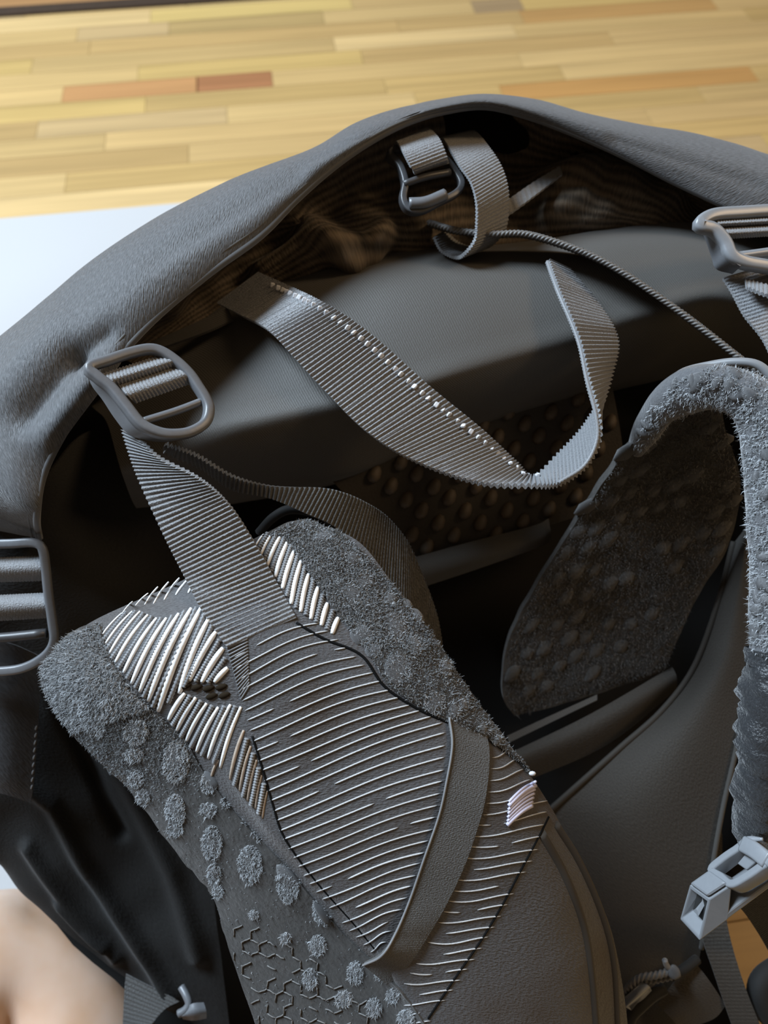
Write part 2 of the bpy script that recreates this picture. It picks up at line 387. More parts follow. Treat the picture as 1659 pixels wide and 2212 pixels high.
# white sheet lying on the floor at the left, its edge parallel to the strips
M['sheet'] = cloth('white_cotton', (0.42, 0.415, 0.415), (0.46, 0.455, 0.455), rough=0.85, spec=0.2, sheen=0.1, weave=(700, 700), bump=0.1)
_, te = st(160, 483)
su = np.linspace(-1.35, 0.08, 60); tv = np.linspace(-0.55, te, 60)
g = np.zeros((60, 60, 3))
for i, s in enumerate(su):
    for j, t in enumerate(tv):
        q = SD * s + TD * t; g[i, j] = (q[0], q[1], 0.012)
nz = vnoise(g, 6.0, 3); ed = np.minimum(1, np.minimum(np.arange(60)[None, ::-1] / 6.0, 1.0))
g[..., 2] += 0.010 * nz * ed + 0.004
sheet = slab('floor_sheet', g, 0.010, M['sheet'])
tag(sheet, 'white cloth sheet spread flat on the wood floor beside the backpack', 'sheet')

# ---------------------------------------------------------------- backpack
bp_base = P(850, 1300, 450); pack = bpy.data.objects.new('backpack', None); COL.objects.link(pack)
pack.location = (bp_base[0], bp_base[1], 0.0)
tag(pack, 'large charcoal grey hiking backpack lying on the floor with its harness facing up', 'backpack')

# body: rim follows the outline, walls drop to the floor, a dark deck lies deep under the harness
rim = [(-180, 965, 372), (-110, 838, 370), (0, 740, 368), (112, 652, 368), (212, 572, 368), (342, 486, 372), (477, 420, 378), (592, 372, 384), (692, 332, 388), (772, 288, 390), (857, 258, 394), (955, 240, 398), (1050, 228, 400), (1158, 240, 402), (1270, 270, 404), (1385, 298, 406), (1505, 322, 408), (1628, 360, 410), (1745, 420, 412), (1775, 620, 408), (1775, 1200, 405), (1745, 1650, 415), (1672, 1850, 428), (1585, 1940, 435), (1555, 2000, 436), (1572, 2090, 436), (1625, 2240, 436), (1600, 2450, 430), (1200, 2600, 425), (800, 2620, 425), (520, 2500, 425), (400, 2300, 430), (300, 2170, 432), (235, 2105, 432), (170, 2055, 430), (105, 1975, 428), (45, 1895, 424), (-20, 1855, 420), (-150, 1760, 415), (-260, 1420, 400), (-240, 1120, 385)]
ring = resample(PP(rim), 120, True)
cx = P(800, 1250, 470)
rows = []
for zf in (0.0, 0.12, 0.45, 0.8, 1.0):   # floor -> rim
    q = ring.copy(); q[:, 2] = 0.012 + (ring[:, 2] - 0.012) * zf
    bul = 1.0 + 0.05 * math.sin(math.pi * zf) - (0.06 if zf == 0 else 0)
    c = ring.mean(0); q[:, :2] = c[:2] + (q[:, :2] - c[:2]) * (0.86, 0.89, 0.94, 0.98, 1.0)[len(rows)]
    rows.append(q)
for k, dd in ((0.93, 0.55), (0.8, 0.9), (0.45, 1.0), (0.02, 1.0)):
    q = cx + (ring - cx) * k
    v = q - CAMP; dep = v[:, 1] * CP - v[:, 2] * SP
    tgt = dep * (1 - dd) + 0.465 * dd; q = CAMP + v * (tgt / dep)[:, None]
    rows.append(q)
V = np.concatenate(rows); m = 120; Fc = []
for r in range(len(rows) - 1):
    for i in range(m): Fc.append((r * m + i, r * m + (i + 1) % m, (r + 1) * m + (i + 1) % m, (r + 1) * m + i))
Fc.append(tuple((len(rows) - 1) * m + i for i in range(m)))
meshobj('pack_body', V, Fc, M['body'], pack)

# lid: outer fabric with a rolled front edge
lid_st = [
 ((84, 1162), (30, 1152), (-60, 1130), (-130, 1085), 372),  ((78, 1112), (20, 1080), (-70, 1030), (-180, 955), 326), ((95, 1015), (30, 950), (-40, 885), (-110, 828), 324), ((160, 895), (100, 830), (45, 765), (0, 727), 323),
 ((230, 800), (185, 742), (140, 682), (105, 639), 324), ((330, 690), (285, 632), (245, 582), (205, 557), 328), ((450, 590), (415, 530), (370, 484), (335, 467), 334),
 ((560, 510), (535, 455), (500, 414), (470, 402), 340), ((640, 430), (625, 392), (600, 362), (585, 353), 346), ((720, 360), (706, 337), (696, 320), (688, 313), 350),
 ((800, 305), (787, 286), (777, 272), (768, 267), 354), ((880, 264), (868, 250), (858, 240), (852, 235), 358), ((960, 240), (957, 227), (953, 219), (950, 214), 361),
 ((1050, 230), (1050, 216), (1050, 207), (1050, 201), 364), ((1150, 254), (1155, 235), (1158, 222), (1160, 214), 367), ((1250, 292), (1262, 267), (1268, 253), (1272, 244), 369),
 ((1350, 337), (1370, 302), (1382, 281), (1390, 270), 371), ((1450, 388), (1480, 340), (1500, 306), (1510, 291), 373), ((1560, 440), (1600, 375), (1620, 338), (1635, 327), 374),
 ((1670, 492), (1715, 425), (1735, 390), (1748, 380), 376), ((1730, 600), (1770, 560), (1790, 540), (1800, 530), 388), ((1745, 760), (1780, 750), (1800, 745), (1810, 740), 405)]
ctrl = []
for (l, a, b, s, d) in lid_st:
    inn = (l[0] * 1.5 - a[0] * 0.5, l[1] * 1.5 - a[1] * 0.5)
    ctrl.append([(l[0] + (l[0] - a[0]) * 0.10, l[1] + (l[1] - a[1]) * 0.10, d + 16), (l[0] + (l[0] - a[0]) * 0.05, l[1] + (l[1] - a[1]) * 0.05, d + 5), (*l, d), (*a, d - 2), (*b, d + 8), (*s, d + 32), (s[0] * 0.9 + l[0] * 0.1, s[1] * 0.9 + l[1] * 0.1, d + 75)])
g = grid(ctrl, 150, 50)
nn = normals(g)
fold = np.zeros(g.shape[:2])
for i in range(150):
    for j in range(50):
        v = g[i, j] - CAMP; d = v[1] * CP - v[2] * SP; px = v[0] / d * F + W / 2; py = (-(v[1] * SP) - v[2] * CP) / d * F + H / 2
        # soft creases in the cloth beside the left buckle
        for (x0, y0, x1, y1, wd_, am) in ((45, 900, 150, 770, 30, -7.0), (150, 770, 225, 722, 24, -4.5), (105, 940, 235, 775, 24, 3.5), (-20, 860, 120, 690, 30, 2.0), (330, 560, 640, 380, 20, -1.6), (640, 360, 900, 235, 9, -1.2), (1330, 300, 1640, 400, 14, -1.4)):
            dx, dy = x1 - x0, y1 - y0; L2 = dx * dx + dy * dy; t = ((px - x0) * dx + (py - y0) * dy) / L2
            tt = max(0, min(1, t)); dist = math.hypot(px - x0 - tt * dx, py - y0 - tt * dy)
            fold[i, j] += am * 0.001 * math.exp(-(dist / wd_) ** 2)
fold += 0.0012 * vnoise(g, 22, 5)
lid = slab('lid', g, 0.0022, M['lid'], pack, n=nn, disp=fold)
lip = [(*q[0], q[4]) for q in lid_st]
lipw = PP(lip)
tube('lid_binding', [(l[0] - (a[0] - l[0]) * 0.02, l[1] - (a[1] - l[1]) * 0.02, d + 1.5) for (l, a, b, s, d) in lid_st], 0.0017, M['lid'], pack, n=140, k=8)
tube('lid_seam', [(l[0] * 0.72 + a[0] * 0.28, l[1] * 0.72 + a[1] * 0.28, d - 0.2) for (l, a, b, s, d) in lid_st], 0.0009, M['web_dark'], lid, n=160, k=6)

# lining inside the lid
ctrl = [
 [(230, 790, 376), (440, 590, 380), (640, 420, 384), (850, 262, 392), (1050, 222, 400), (1300, 300, 405), (1550, 425, 408), (1750, 520, 408)],
 [(270, 780, 396), (480, 600, 396), (680, 470, 392), (870, 370, 408), (1070, 330, 420), (1300, 370, 420), (1520, 450, 420), (1720, 560, 420)],
 [(300, 790, 402), (510, 640, 396), (700, 520, 384), (880, 460, 392), (1080, 420, 412), (1300, 420, 402), (1500, 480, 415), (1700, 590, 415)],
 [(330, 800, 400), (540, 655, 396), (740, 548, 382), (900, 530, 392), (1090, 500, 408), (1300, 470, 398), (1500, 510, 412), (1700, 640, 412)],
 [(340, 830, 405), (560, 690, 405), (740, 600, 402), (900, 590, 405), (1090, 570, 412), (1300, 520, 412), (1500, 560, 420), (1700, 680, 420)]]
g = grid(ctrl, 60, 130)
slab('lining', g, 0.001, M['lining'], pack, disp=0.005 * vnoise(g, 24, 1) + 0.003 * vnoise(g, 60, 2) + ridges(g, [([(640, 470), (740, 540), (800, 545), (830, 500)], 26, 9), ([(560, 580), (660, 530), (760, 548)], 16, 5), ([(1180, 420), (1300, 380), (1450, 430)], 34, 12), ([(1180, 470), (1260, 440)], 16, 6)]))
slab('edge_flap', grid([[(318, 742, 374), (410, 702, 372), (492, 664, 374)], [(345, 752, 371), (440, 718, 369), (503, 690, 371)]], 6, 20), 0.0015, M['pad'], pack)

# upper bolster of the back panel
ctrl = [
 [(200, 880, 402), (400, 720, 398), (580, 600, 397), (780, 545, 398), (1000, 535, 398), (1180, 515, 400), (1350, 490, 404), (1520, 480, 406), (1720, 530, 406)],
 [(230, 910, 380), (420, 790, 368), (620, 680, 363), (800, 625, 363), (1000, 595, 365), (1190, 565, 371), (1360, 535, 377), (1530, 535, 381), (1720, 600, 383)],
 [(250, 980, 364), (440, 895, 349), (640, 845, 345), (830, 800, 346), (1010, 740, 349), (1200, 690, 355), (1380, 640, 361), (1540, 610, 365), (1720, 660, 369)],
 [(265, 1030, 364), (460, 965, 348), (660, 918, 345), (850, 872, 346), (1030, 818, 350), (1220, 762, 356), (1400, 702, 362), (1560, 662, 366), (1730, 722, 370)],
 [(290, 1090, 394), (500, 1055, 382), (720, 1020, 381), (900, 945, 385), (1080, 882, 389), (1240, 842, 395), (1400, 800, 399), (1580, 752, 402), (1740, 800, 404)],
 [(320, 1120, 410), (520, 1085, 404), (735, 1045, 403), (915, 970, 405), (1090, 905, 407), (1250, 865, 411), (1410, 825, 413), (1590, 785, 415), (1750, 840, 417)]]
g = grid(ctrl, 70, 130)
bolster = slab('frame_bolster', g, 0.002, M['pad'], pack, disp=0.0012 * vnoise(g, 18, 4))

# studded foam panel
ctrl = [[(715, 1035, 396), (900, 955, 398), (1080, 888, 401), (1320, 820, 406)], [(790, 1120, 402), (960, 1060, 404), (1120, 990, 406), (1340, 930, 411)], [(880, 1218, 409), (1010, 1185, 410), (1170, 1140, 412), (1360, 1080, 417)]]
g = grid(ctrl, 30, 50)
stud_panel = slab('studded_foam_panel', g, 0.006, M['foam'], pack)
bb = bvh_of(stud_panel)
bmq = bmesh.new(); bmesh.ops.create_uvsphere(bmq, u_segments=10, v_segments=6, radius=1.0)
for v in bmq.verts:
    if v.co.x > 0: v.co.x *= 1.35; v.co.z *= (1 - 0.25 * v.co.x)
bs = bpy.data.meshes.new('foam_stud'); bmq.to_mesh(bs); bmq.free(); bs.materials.append(M['bump']); bs.polygons.foreach_set('use_smooth', [True] * len(bs.polygons))
poly = [(770, 1045), (820, 1000), (1000, 918), (1180, 868), (1310, 850), (1330, 960), (1230, 1110), (1160, 1130), (920, 1205), (880, 1190), (850, 1120)]
for i in range(-12, 14):
    for j in range(-8, 16):
        px = 809 + 62 * i * 0.93 + 34 * j; py = 1028 - 27 * i + 26 * j
        if not inside(poly, px, py): continue
        loc, nr = hit(bb, px + random.uniform(-2, 2), py + random.uniform(-2, 2))
        if loc is None: continue
        al = P(px + 6, py - 14, 400) - P(px, py, 400)
        inst('foam_stud', bs, basis(loc, nr, al) @ Matrix.Diagonal((0.0042, 0.0036, 0.0040, 1)), stud_panel)
slab('panel_border', grid([[(880, 1208, 404), (1010, 1172, 405), (1150, 1136, 406), (1185, 1120, 409)], [(895, 1240, 402), (1020, 1205, 403), (1160, 1165, 404), (1190, 1148, 407)], [(915, 1268, 408), (1030, 1230, 409), (1165, 1182, 410), (1192, 1165, 412)]], 8, 30), 0.004, M['pad'], pack)

# lower back panel, brown, with its bar and piping
rowsN = [((1585, 1170, 412), (1640, 1100, 400)), ((1552, 1300, 412), (1632, 1250, 398)), ((1500, 1440, 412), (1625, 1400, 396)), ((1430, 1535, 412), (1612, 1500, 396)), ((1340, 1615, 412), (1590, 1620, 396)), ((1255, 1690, 412), (1563, 1740, 398)), ((1185, 1752, 412), (1543, 1850, 400)), ((1180, 1850, 410), (1528, 1950, 402)), ((1240, 2000, 408), (1515, 2050, 404)), ((1290, 2150, 405), (1500, 2150, 406)), ((1300, 2300, 405), (1480, 2290, 408))]
g = grid([[a, tuple((np.array(a) * 0.5 + np.array(b) * 0.5) - np.array([0, 0, 8])), b] for a, b in rowsN], 80, 40)
lowp = slab('back_panel', g, 0.003, M['panel'], pack, disp=0.0015 * vnoise(g, 15, 8))
tube('panel_piping', [(*b[:2], b[2] - 1) for a, b in rowsN[2:9]], 0.0012, M['pad'], lowp, n=60)
tube('panel_piping', [(*a[:2], a[2] - 1) for a, b in rowsN[:7]], 0.0016, M['panel'], lowp, n=60)
slab('frame_bar', grid([[(1090, 1632, 425), (1270, 1545, 422), (1452, 1440, 420)], [(1105, 1650, 421), (1290, 1570, 418), (1462, 1462, 416)], [(1130, 1690, 426), (1310, 1610, 424), (1462, 1490, 421)]], 10, 40), 0.004, M['panel'], pack)
slab('frame_strip', grid([[(1095, 1590, 428), (1180, 1550, 426), (1290, 1500, 424)], [(1100, 1604, 427), (1185, 1563, 425), (1290, 1512, 423)]], 4, 20), 0.002, M['pad'], pack)

# dark side panel at the left
ctrl = [
 [(-90, 1060, 366), (80, 1040, 374), (200, 930, 390), (340, 980, 398)], [(-90, 1250, 378), (110, 1220, 388), (240, 1150, 398), (430, 1130, 404)],
 [(-100, 1450, 386), (90, 1400, 396), (250, 1330, 406), (450, 1330, 416)], [(-100, 1620, 392), (60, 1600, 398), (230, 1600, 416), (450, 1600, 426)],
 [(-80, 1770, 398), (60, 1730, 402), (250, 1800, 418), (460, 1900, 426)], [(-35, 1845, 408), (60, 1860, 411), (240, 1980, 420), (480, 2080, 428)],
 [(-10, 1858, 416), (132, 2005, 420), (275, 2120, 426), (500, 2260, 432)]]
g = grid(ctrl, 160, 110)
slab('side_panel', g, 0.002, M['dark'], pack, disp=0.004 * vnoise(g, 16, 6) + 0.0015 * vnoise(g, 45, 7) + ridges(g, [([(-10, 1650), (110, 1740), (190, 1880), (300, 2040), (370, 2150)], 16, 7), ([(60, 1830), (150, 1950), (250, 2070)], 14, 5), ([(180, 1560), (270, 1690), (370, 1880), (430, 2060)], 22, 6), ([(120, 1500), (180, 1620), (260, 1800)], 16, -6), ([(130, 1950), (180, 2005), (230, 2040)], 9, 4)]))
M['flap'] = cloth('dark_grey_flap_cloth', (0.022, 0.022, 0.024), (0.045, 0.045, 0.048), rough=0.7, spec=0.3, sheen=0.1)
flap = slab('side_flap', grid([[(-60, 1380, 372), (20, 1390, 374), (92, 1420, 380)], [(-60, 1500, 374), (15, 1520, 374), (84, 1540, 380)], [(-60, 1640, 380), (10, 1660, 380), (74, 1680, 386)], [(-60, 1710, 388), (5, 1715, 386), (66, 1735, 390)]], 40, 24), 0.002, M['flap'], pack)
fb = bvh_of(flap)
bmq = bmesh.new(); bmesh.ops.create_uvsphere(bmq, u_segments=8, v_segments=5, radius=1.0); sm = bpy.data.meshes.new('stitch'); bmq.to_mesh(sm); bmq.free(); sm.materials.append(M['stitch']); sm.polygons.foreach_set('use_smooth', [True] * len(sm.polygons))
bmq = bmesh.new(); bmesh.ops.create_cube(bmq, size=2.0); bmesh.ops.bevel(bmq, geom=bmq.edges[:], offset=0.35, segments=1, affect='EDGES'); sq = bpy.data.meshes.new('stitch_block'); bmq.to_mesh(sq); bmq.free(); sq.materials.append(M['stitch'])
sm2 = sm.copy(); sm2.materials.clear(); sm2.materials.append(M['web'])
for k in range(9):
    px, py = 78 - k * 1.2, 1572 + k * 16
    loc, nr = hit(fb, px, py)
    if loc: inst('stitch', sm2, basis(loc, nr, P(px - 4, py + 12, 380) - P(px, py, 380)) @ Matrix.Diagonal((0.0014, 0.0005, 0.0004, 1)), flap)

# ---------------------------------------------------------------- haul loop across the middle
A = [(560, 588, 372), (620, 615, 358), (690, 648, 340), (760, 690, 335), (830, 745, 334), (930, 835, 334), (1040, 925, 338), (1115, 995, 344), (1152, 1026, 349), (1205, 978, 350), (1252, 928, 349), (1277, 892, 347), (1297, 866, 346), (1318, 804, 348), (1330, 735, 350), (1290, 662, 357), (1228, 588, 366)]
B = [(470, 655, 378), (520, 680, 364), (576, 710, 343), (635, 772, 336), (700, 842, 333), (790, 930, 330), (890, 992, 328), (1030, 1040, 326), (1152, 1046, 325), (1207, 1043, 325), (1262, 1006, 325), (1289, 952, 326), (1287, 896, 328), (1268, 822, 332), (1248, 733, 338), (1206, 632, 348), (1182, 566, 360)]
loop = ribbon('haul_loop', A, B, M['web'], pack, t=0.0016, pitch=0.00195, amp=0.0006, nv=9)
lb = bvh_of(loop)
wA = PP(A); wB = PP(B)
ed = cr(wA, 400) * 0.86 + cr(wB, 400) * 0.14
ls = np.concatenate([[0], np.cumsum(np.linalg.norm(np.diff(ed, axis=0), axis=1))])
s = ls[18]
while s < ls[206]:
    i = int(np.searchsorted(ls, s)); p = ed[i]; d = depth_of(p); v = p - CAMP
    px = v[0] / d * 1000 * F + W / 2; py = (-(v[1] * SP) - v[2] * CP) / d * 1000 * F + H / 2
    loc, nr = hit(lb, px, py)
    if loc: inst('stitch', sq, basis(loc, nr, ed[min(i + 3, 399)] - ed[i]) @ Matrix.Diagonal((0.0010, 0.0012, 0.0006, 1)), loop)
    s += 0.0039
tube('selvedge', [A[i] for i in range(12, 17)], 0.0006, M['web_dark'], loop, n=30, k=6)
tube('selvedge', [B[i] for i in range(9, 17)], 0.0009, M['web'], loop, n=160, k=9, twist=0.0016)

# edge-on webbing with a corded upper edge that runs to the right
A = [(925, 480, 378), (985, 497, 370), (1060, 505, 364), (1140, 506, 360), (1250, 540, 354), (1340, 585, 349), (1450, 660, 344), (1530, 720, 340), (1600, 775, 336), (1650, 808, 333)]
B = [(x - 3, y + 10, d + 20) for x, y, d in A]
edge = ribbon('top_strap', A, B, M['web_dark'], pack, t=0.0014, pitch=0.0018, amp=0.0002)
tube('corded_edge', [(x, y, d - 1) for x, y, d in A], 0.0012, M['cord'], edge, n=640, k=12, twist=0.0019)

# upper small ladder lock and its webbing
up_n = P(930 + 20, 370 - 30, 340) - P(930, 370, 358); up_n /= np.linalg.norm(up_n)
path = [(846, 326, 366), (866, 356, 362), (877, 391, 359), (873, 425, 357), (884, 448, 356), (912, 452, 356), (950, 434, 358), (988, 414, 361), (999, 392, 363), (982, 362, 366), (958, 335, 369), (925, 318, 371), (880, 315, 369)]
p = resample(PP(path), 70, True)
V, Fc = sweep(p, rrect(0.0016, -0.006, 0.0, 0.0008), True, up_n)
ul = meshobj('ladder_lock', V, Fc, M['plastic_dark'], pack)
tube('cross_bar', [(872, 398, 359), (920, 382, 361), (972, 372, 365)], 0.0017, M['plastic_dark'], ul, n=12)
tube('cross_bar', [(884, 440, 356), (920, 437, 356), (962, 420, 358)], 0.0027, M['plastic'], ul, n=14)
ribbon('buckle_webbing', [(852, 312, 372), (858, 306, 366), (872, 330, 356), (889, 362, 354), (896, 378, 360)], [(914, 282, 378), (926, 276, 372), (950, 300, 362), (966, 338, 360), (970, 352, 366)], M['web'], ul, pitch=0.0016, amp=0.00025, skew=0.6)
A = [(950, 296, 392), (961, 303, 374), (990, 352, 362), (1017, 391, 357), (1030, 436, 355), (1031, 481, 357), (1027, 520, 360), (1004, 552, 364), (984, 560, 372), (952, 545, 380), (935, 515, 385)]
B = [(1015, 282, 398), (1031, 286, 382), (1058, 318, 371), (1083, 357, 366), (1097, 400, 364), (1100, 448, 366), (1092, 497, 372), (1064, 530, 380), (1030, 540, 388), (990, 528, 394), (960, 502, 396)]
ribbon('looped_strap', A, B, M['web'], pack, pitch=0.0017, amp=0.00028, skew=0.5)
ribbon('bright_tab', [(1085, 440, 380), (1120, 415, 384), (1160, 388, 390), (1210, 358, 398)], [(1090, 468, 376), (1128, 442, 380), (1168, 412, 386), (1215, 375, 394)], M['web'], pack, pitch=0.004, amp=0.0002)

# left ladder lock
def lad(px, py): return 303 + 0.40 * ((px - 320) - (py - 845)) * 303 / F
ringp = [(195, 791), (239, 774), (284, 759), (324, 751), (352, 757), (384, 778), (413, 806), (431, 832), (447, 858), (455, 882), (446, 911), (413, 931), (373, 936), (340, 930), (306, 912), (275, 874), (244, 836), (214, 812)]
nL = P(320 + 0.35 * 1000, 845 - 0.35 * 1000, 303) - P(320, 845, 303); nL /= np.linalg.norm(nL)
fw = Vector(P(320, 845, 303)) - Vector(CAMP); fw = np.array(fw.normalized())
nL = nL * 0.49 - fw * 0.87; nL /= np.linalg.norm(nL)
p = resample(np.array([P(x, y, lad(x, y)) for x, y in ringp]), 110, True)
sec = rrect(0.0021, -0.0042, 0.0005, 0.0013); V, Fc = sweep(p, sec, True, nL)
ll = meshobj('ladder_lock', V, Fc, M['plastic'], pack)
# flange under the left rail
fp = [(198, 796), (217, 818), (245, 842), (275, 880), (300, 915), (330, 934), (365, 944), (400, 944)]
A = [P(x, y, lad(x, y) + 1) for x, y in fp]; Bv = [P(x - q, y + q * 0.9, lad(x, y) + 9) for (x, y), q in zip(fp, (10, 18, 24, 27, 24, 18, 12, 6))]
ribbon('flange', A, Bv, M['plastic'], ll, t=0.0016, world=True)
tube('cross_bar', [(306, 911, lad(306, 911) + 3), (380, 888, lad(380, 888) + 3), (438, 866, lad(438, 866) + 3)], 0.0016, M['plastic'], ll, n=14)
def wrap(name, l0, l1, r0, r1, parent, mat, dfun, k=10, lift=5.0, pitch=0.0014):
    # webbing bent over a bar: half round band between two ends
    a = []; b = []
    for i in range(k):
        t = i / (k - 1); h = math.sin(math.pi * t)
        x, y = l0[0] * (1 - t) + l1[0] * t, l0[1] * (1 - t) + l1[1] * t; a.append((x, y, dfun(x, y) + 5 - lift * h))
        x, y = r0[0] * (1 - t) + r1[0] * t, r0[1] * (1 - t) + r1[1] * t; b.append((x, y, dfun(x, y) + 5 - lift * h))
    # rows run along the bar so that the ribs cross it
    A = np.array([P(*q) for q in a]); B = np.array([P(*q) for q in b]); n = 90; nv = k * 2
    AA = cr(A, nv); BB = cr(B, nv); v = np.linspace(0, 1, n)[:, None, None]
    g = AA[None] * (1 - v) + BB[None] * v; L = np.linalg.norm(B[0] - A[0])
    ph = v[:, 0, 0][:, None] * L / pitch + np.linspace(0, 1.6, nv)[None]
    return slab(name, g, 0.0014, mat, parent, disp=0.00022 * np.cos(2 * math.pi * ph))
wrap('wrapped_webbing', (222, 806), (246, 838), (352, 765), (388, 792), ll, M['web'], lad)
wrap('wrapped_webbing', (254, 830), (292, 872), (384, 787), (432, 822), ll, M['web'], lad)
# left load lifter strap down to the shoulder pad, and its free tail
# (pad is built first so that the strap can lie on it)
padrows = [
 [(138, 1382, 324), (225, 1328, 316), (400, 1250, 312), (560, 1158, 314), (655, 1122, 324)],
 [(90, 1440, 322), (240, 1415, 304), (450, 1330, 300), (640, 1285, 304), (772, 1168, 320)],
 [(102, 1505, 322), (290, 1490, 300), (495, 1410, 296), (695, 1365, 300), (850, 1262, 318)],
 [(172, 1602, 324), (362, 1560, 302), (520, 1512, 295), (790, 1440, 299), (932, 1365, 317)],
 [(292, 1724, 328), (440, 1662, 304), (555, 1640, 294), (880, 1528, 299), (1014, 1492, 317)],
 [(392, 1852, 331), (540, 1790, 306), (620, 1770, 294), (965, 1620, 299), (1102, 1612, 318)],
 [(457, 1932, 333), (640, 1900, 306), (720, 1870, 294), (1060, 1730, 300), (1176, 1722, 320)],
 [(492, 2042, 335), (740, 2010, 308), (810, 1980, 296), (1130, 1850, 303), (1242, 1840, 326)],
 [(522, 2132, 337), (800, 2100, 310), (870, 2075, 298), (1180, 2000, 308), (1315, 1990, 335)],
 [(560, 2242, 339), (860, 2230, 312), (940, 2215, 300), (1210, 2170, 312), (1352, 2180, 340)],
 [(600, 2420, 341), (980, 2420, 316), (1050, 2420, 304), (1230, 2400, 316), (1372, 2420, 345)]]
g = grid(padrows, 130, 70)
spad = slab('shoulder_pad', g, 0.013, M['shoulder'], pack, disp=0.0007 * vnoise(g, 40, 9))
sb = bvh_of(spad)
def lay(pts, lift=1.3): return [on(sb, x, y, lift * 0.001) for x, y in pts]
A = [P(262, 928, 312), P(276, 975, 310), P(300, 1040, 309), P(350, 1150, 307), P(392, 1234, 305)] + lay([(440, 1325), (492, 1398)])
B = [P(300, 950, 306), P(345, 992, 303), P(425, 1032, 300), P(490, 1086, 301), P(545, 1165, 303)] + lay([(600, 1262), (640, 1335)])
ribbon('load_lifter_strap', A, B, M['web'], pack, t=0.0016, pitch=0.00185, amp=0.0005, world=True, nv=11, skew=0.4)
A = [(355, 962, 318), (371, 968, 318), (422, 986, 320), (500, 1030, 324), (581, 1050, 328), (690, 1053, 334), (744, 1064, 338), (793, 1086, 344), (836, 1115, 350), (880, 1168, 356), (912, 1238, 362), (945, 1330, 370), (960, 1420, 378)]
B = [(350, 972, 330), (365, 985, 332), (430, 1012, 332), (500, 1058, 330), (581, 1076, 330), (663, 1110, 332), (717, 1134, 336), (771, 1175, 342), (825, 1250, 350), (880, 1320, 356), (910, 1380, 364), (930, 1440, 372), (935, 1500, 380)]
ribbon('strap_tail', A, B, M['web_dark'], pack, t=0.0015, pitch=0.0019, amp=0.0005, skew=0.3)
tube('dark_loop', [(560, 1150, 352), (590, 1118, 346), (630, 1100, 344), (690, 1112, 348), (730, 1140, 356)], 0.0022, M['dark'], pack, n=30)

# white and cream foam strips showing through the shoulder pad's slits
def c6(x, y): return (50 + x / 2.37, 1050 + y / 2.37)
def c2(x, y): return (480 + x / 3.19, 1080 + y / 3.19)
slots = []
for a, b, w in (((690, 515), (622, 608), 9), ((745, 490), (667, 603), 10), ((800, 470), (722, 583), 12), ((845, 478), (782, 558), 14), ((866, 515), (846, 548), 14), ((560, 590), (505, 655), 7), ((640, 548), (575, 612), 8),
                ((505, 650), (385, 790), 10), ((560, 640), (408, 828), 13), ((600, 640), (440, 860), 16), ((640, 658), (472, 902), 19), ((685, 675), (515, 955), 22), ((735, 675), (556, 1010), 25), ((798, 652), (598, 1052), 27), ((862, 625), (642, 1098), 29), ((915, 618), (692, 1150), 30), ((950, 680), (800, 1060), 30), ((988, 745), (850, 996), 30), ((1025, 828), (915, 1003), 30), ((1048, 930), (980, 1003), 28),
                ((828, 1060), (745, 1195), 26), ((885, 1082), (787, 1250), 23), ((940, 1112), (835, 1306), 22), ((1000, 1132), (888, 1358), 22), ((1062, 1118), (948, 1392), 21), ((1115, 1130), (1010, 1440), 20)):
    slots.append((c6(*a), c6(*b), w / 2.37, 'white'))
for a, b, w in (((1130, 1250), (1060, 1500), 18), ((1165, 1330), (1110, 1560), 17), ((1195, 1400), (1150, 1610), 16), ((1220, 1480), (1190, 1650), 14), ((1250, 1560), (1225, 1700), 12), ((1000, 1400), (960, 1500), 14)):
    slots.append((c6(*a), c6(*b), w / 2.37, 'cream'))
for a, b, w in (((285, 235), (225, 325), 12), ((345, 225), (265, 380), 20), ((405, 240), (310, 452), 28), ((450, 285), (365, 532), 32), ((500, 340), (415, 612), 34), ((545, 410), (475, 718), 34), ((595, 510), (540, 772), 34), ((660, 600), (610, 822), 34), ((725, 710), (682, 866), 34), ((800, 810), (756, 922), 34)):
    slots.append((c2(*a), c2(*b), w / 3.19, 'white'))
for a, b, w, mt in slots:
    pts = []; bend = 0.04 * math.hypot(b[0] - a[0], b[1] - a[1])
    for k in range(9):
        t = k / 8; x = a[0] + (b[0] - a[0]) * t + bend * math.sin(math.pi * t) * -0.6; y = a[1] + (b[1] - a[1]) * t - bend * math.sin(math.pi * t) * 0.6
        pts.append(on(sb, x, y, 0.0))
    tap = np.sin(np.linspace(0.1, math.pi - 0.1, 20)) ** 0.22
    pts = np.array(pts); L = np.linalg.norm(pts[-1] - pts[0])
    tube('foam_strip', pts, w / 2 * 0.31 / F * 1.1, M[mt], spad, n=20, k=8, world=True, taper=tap)
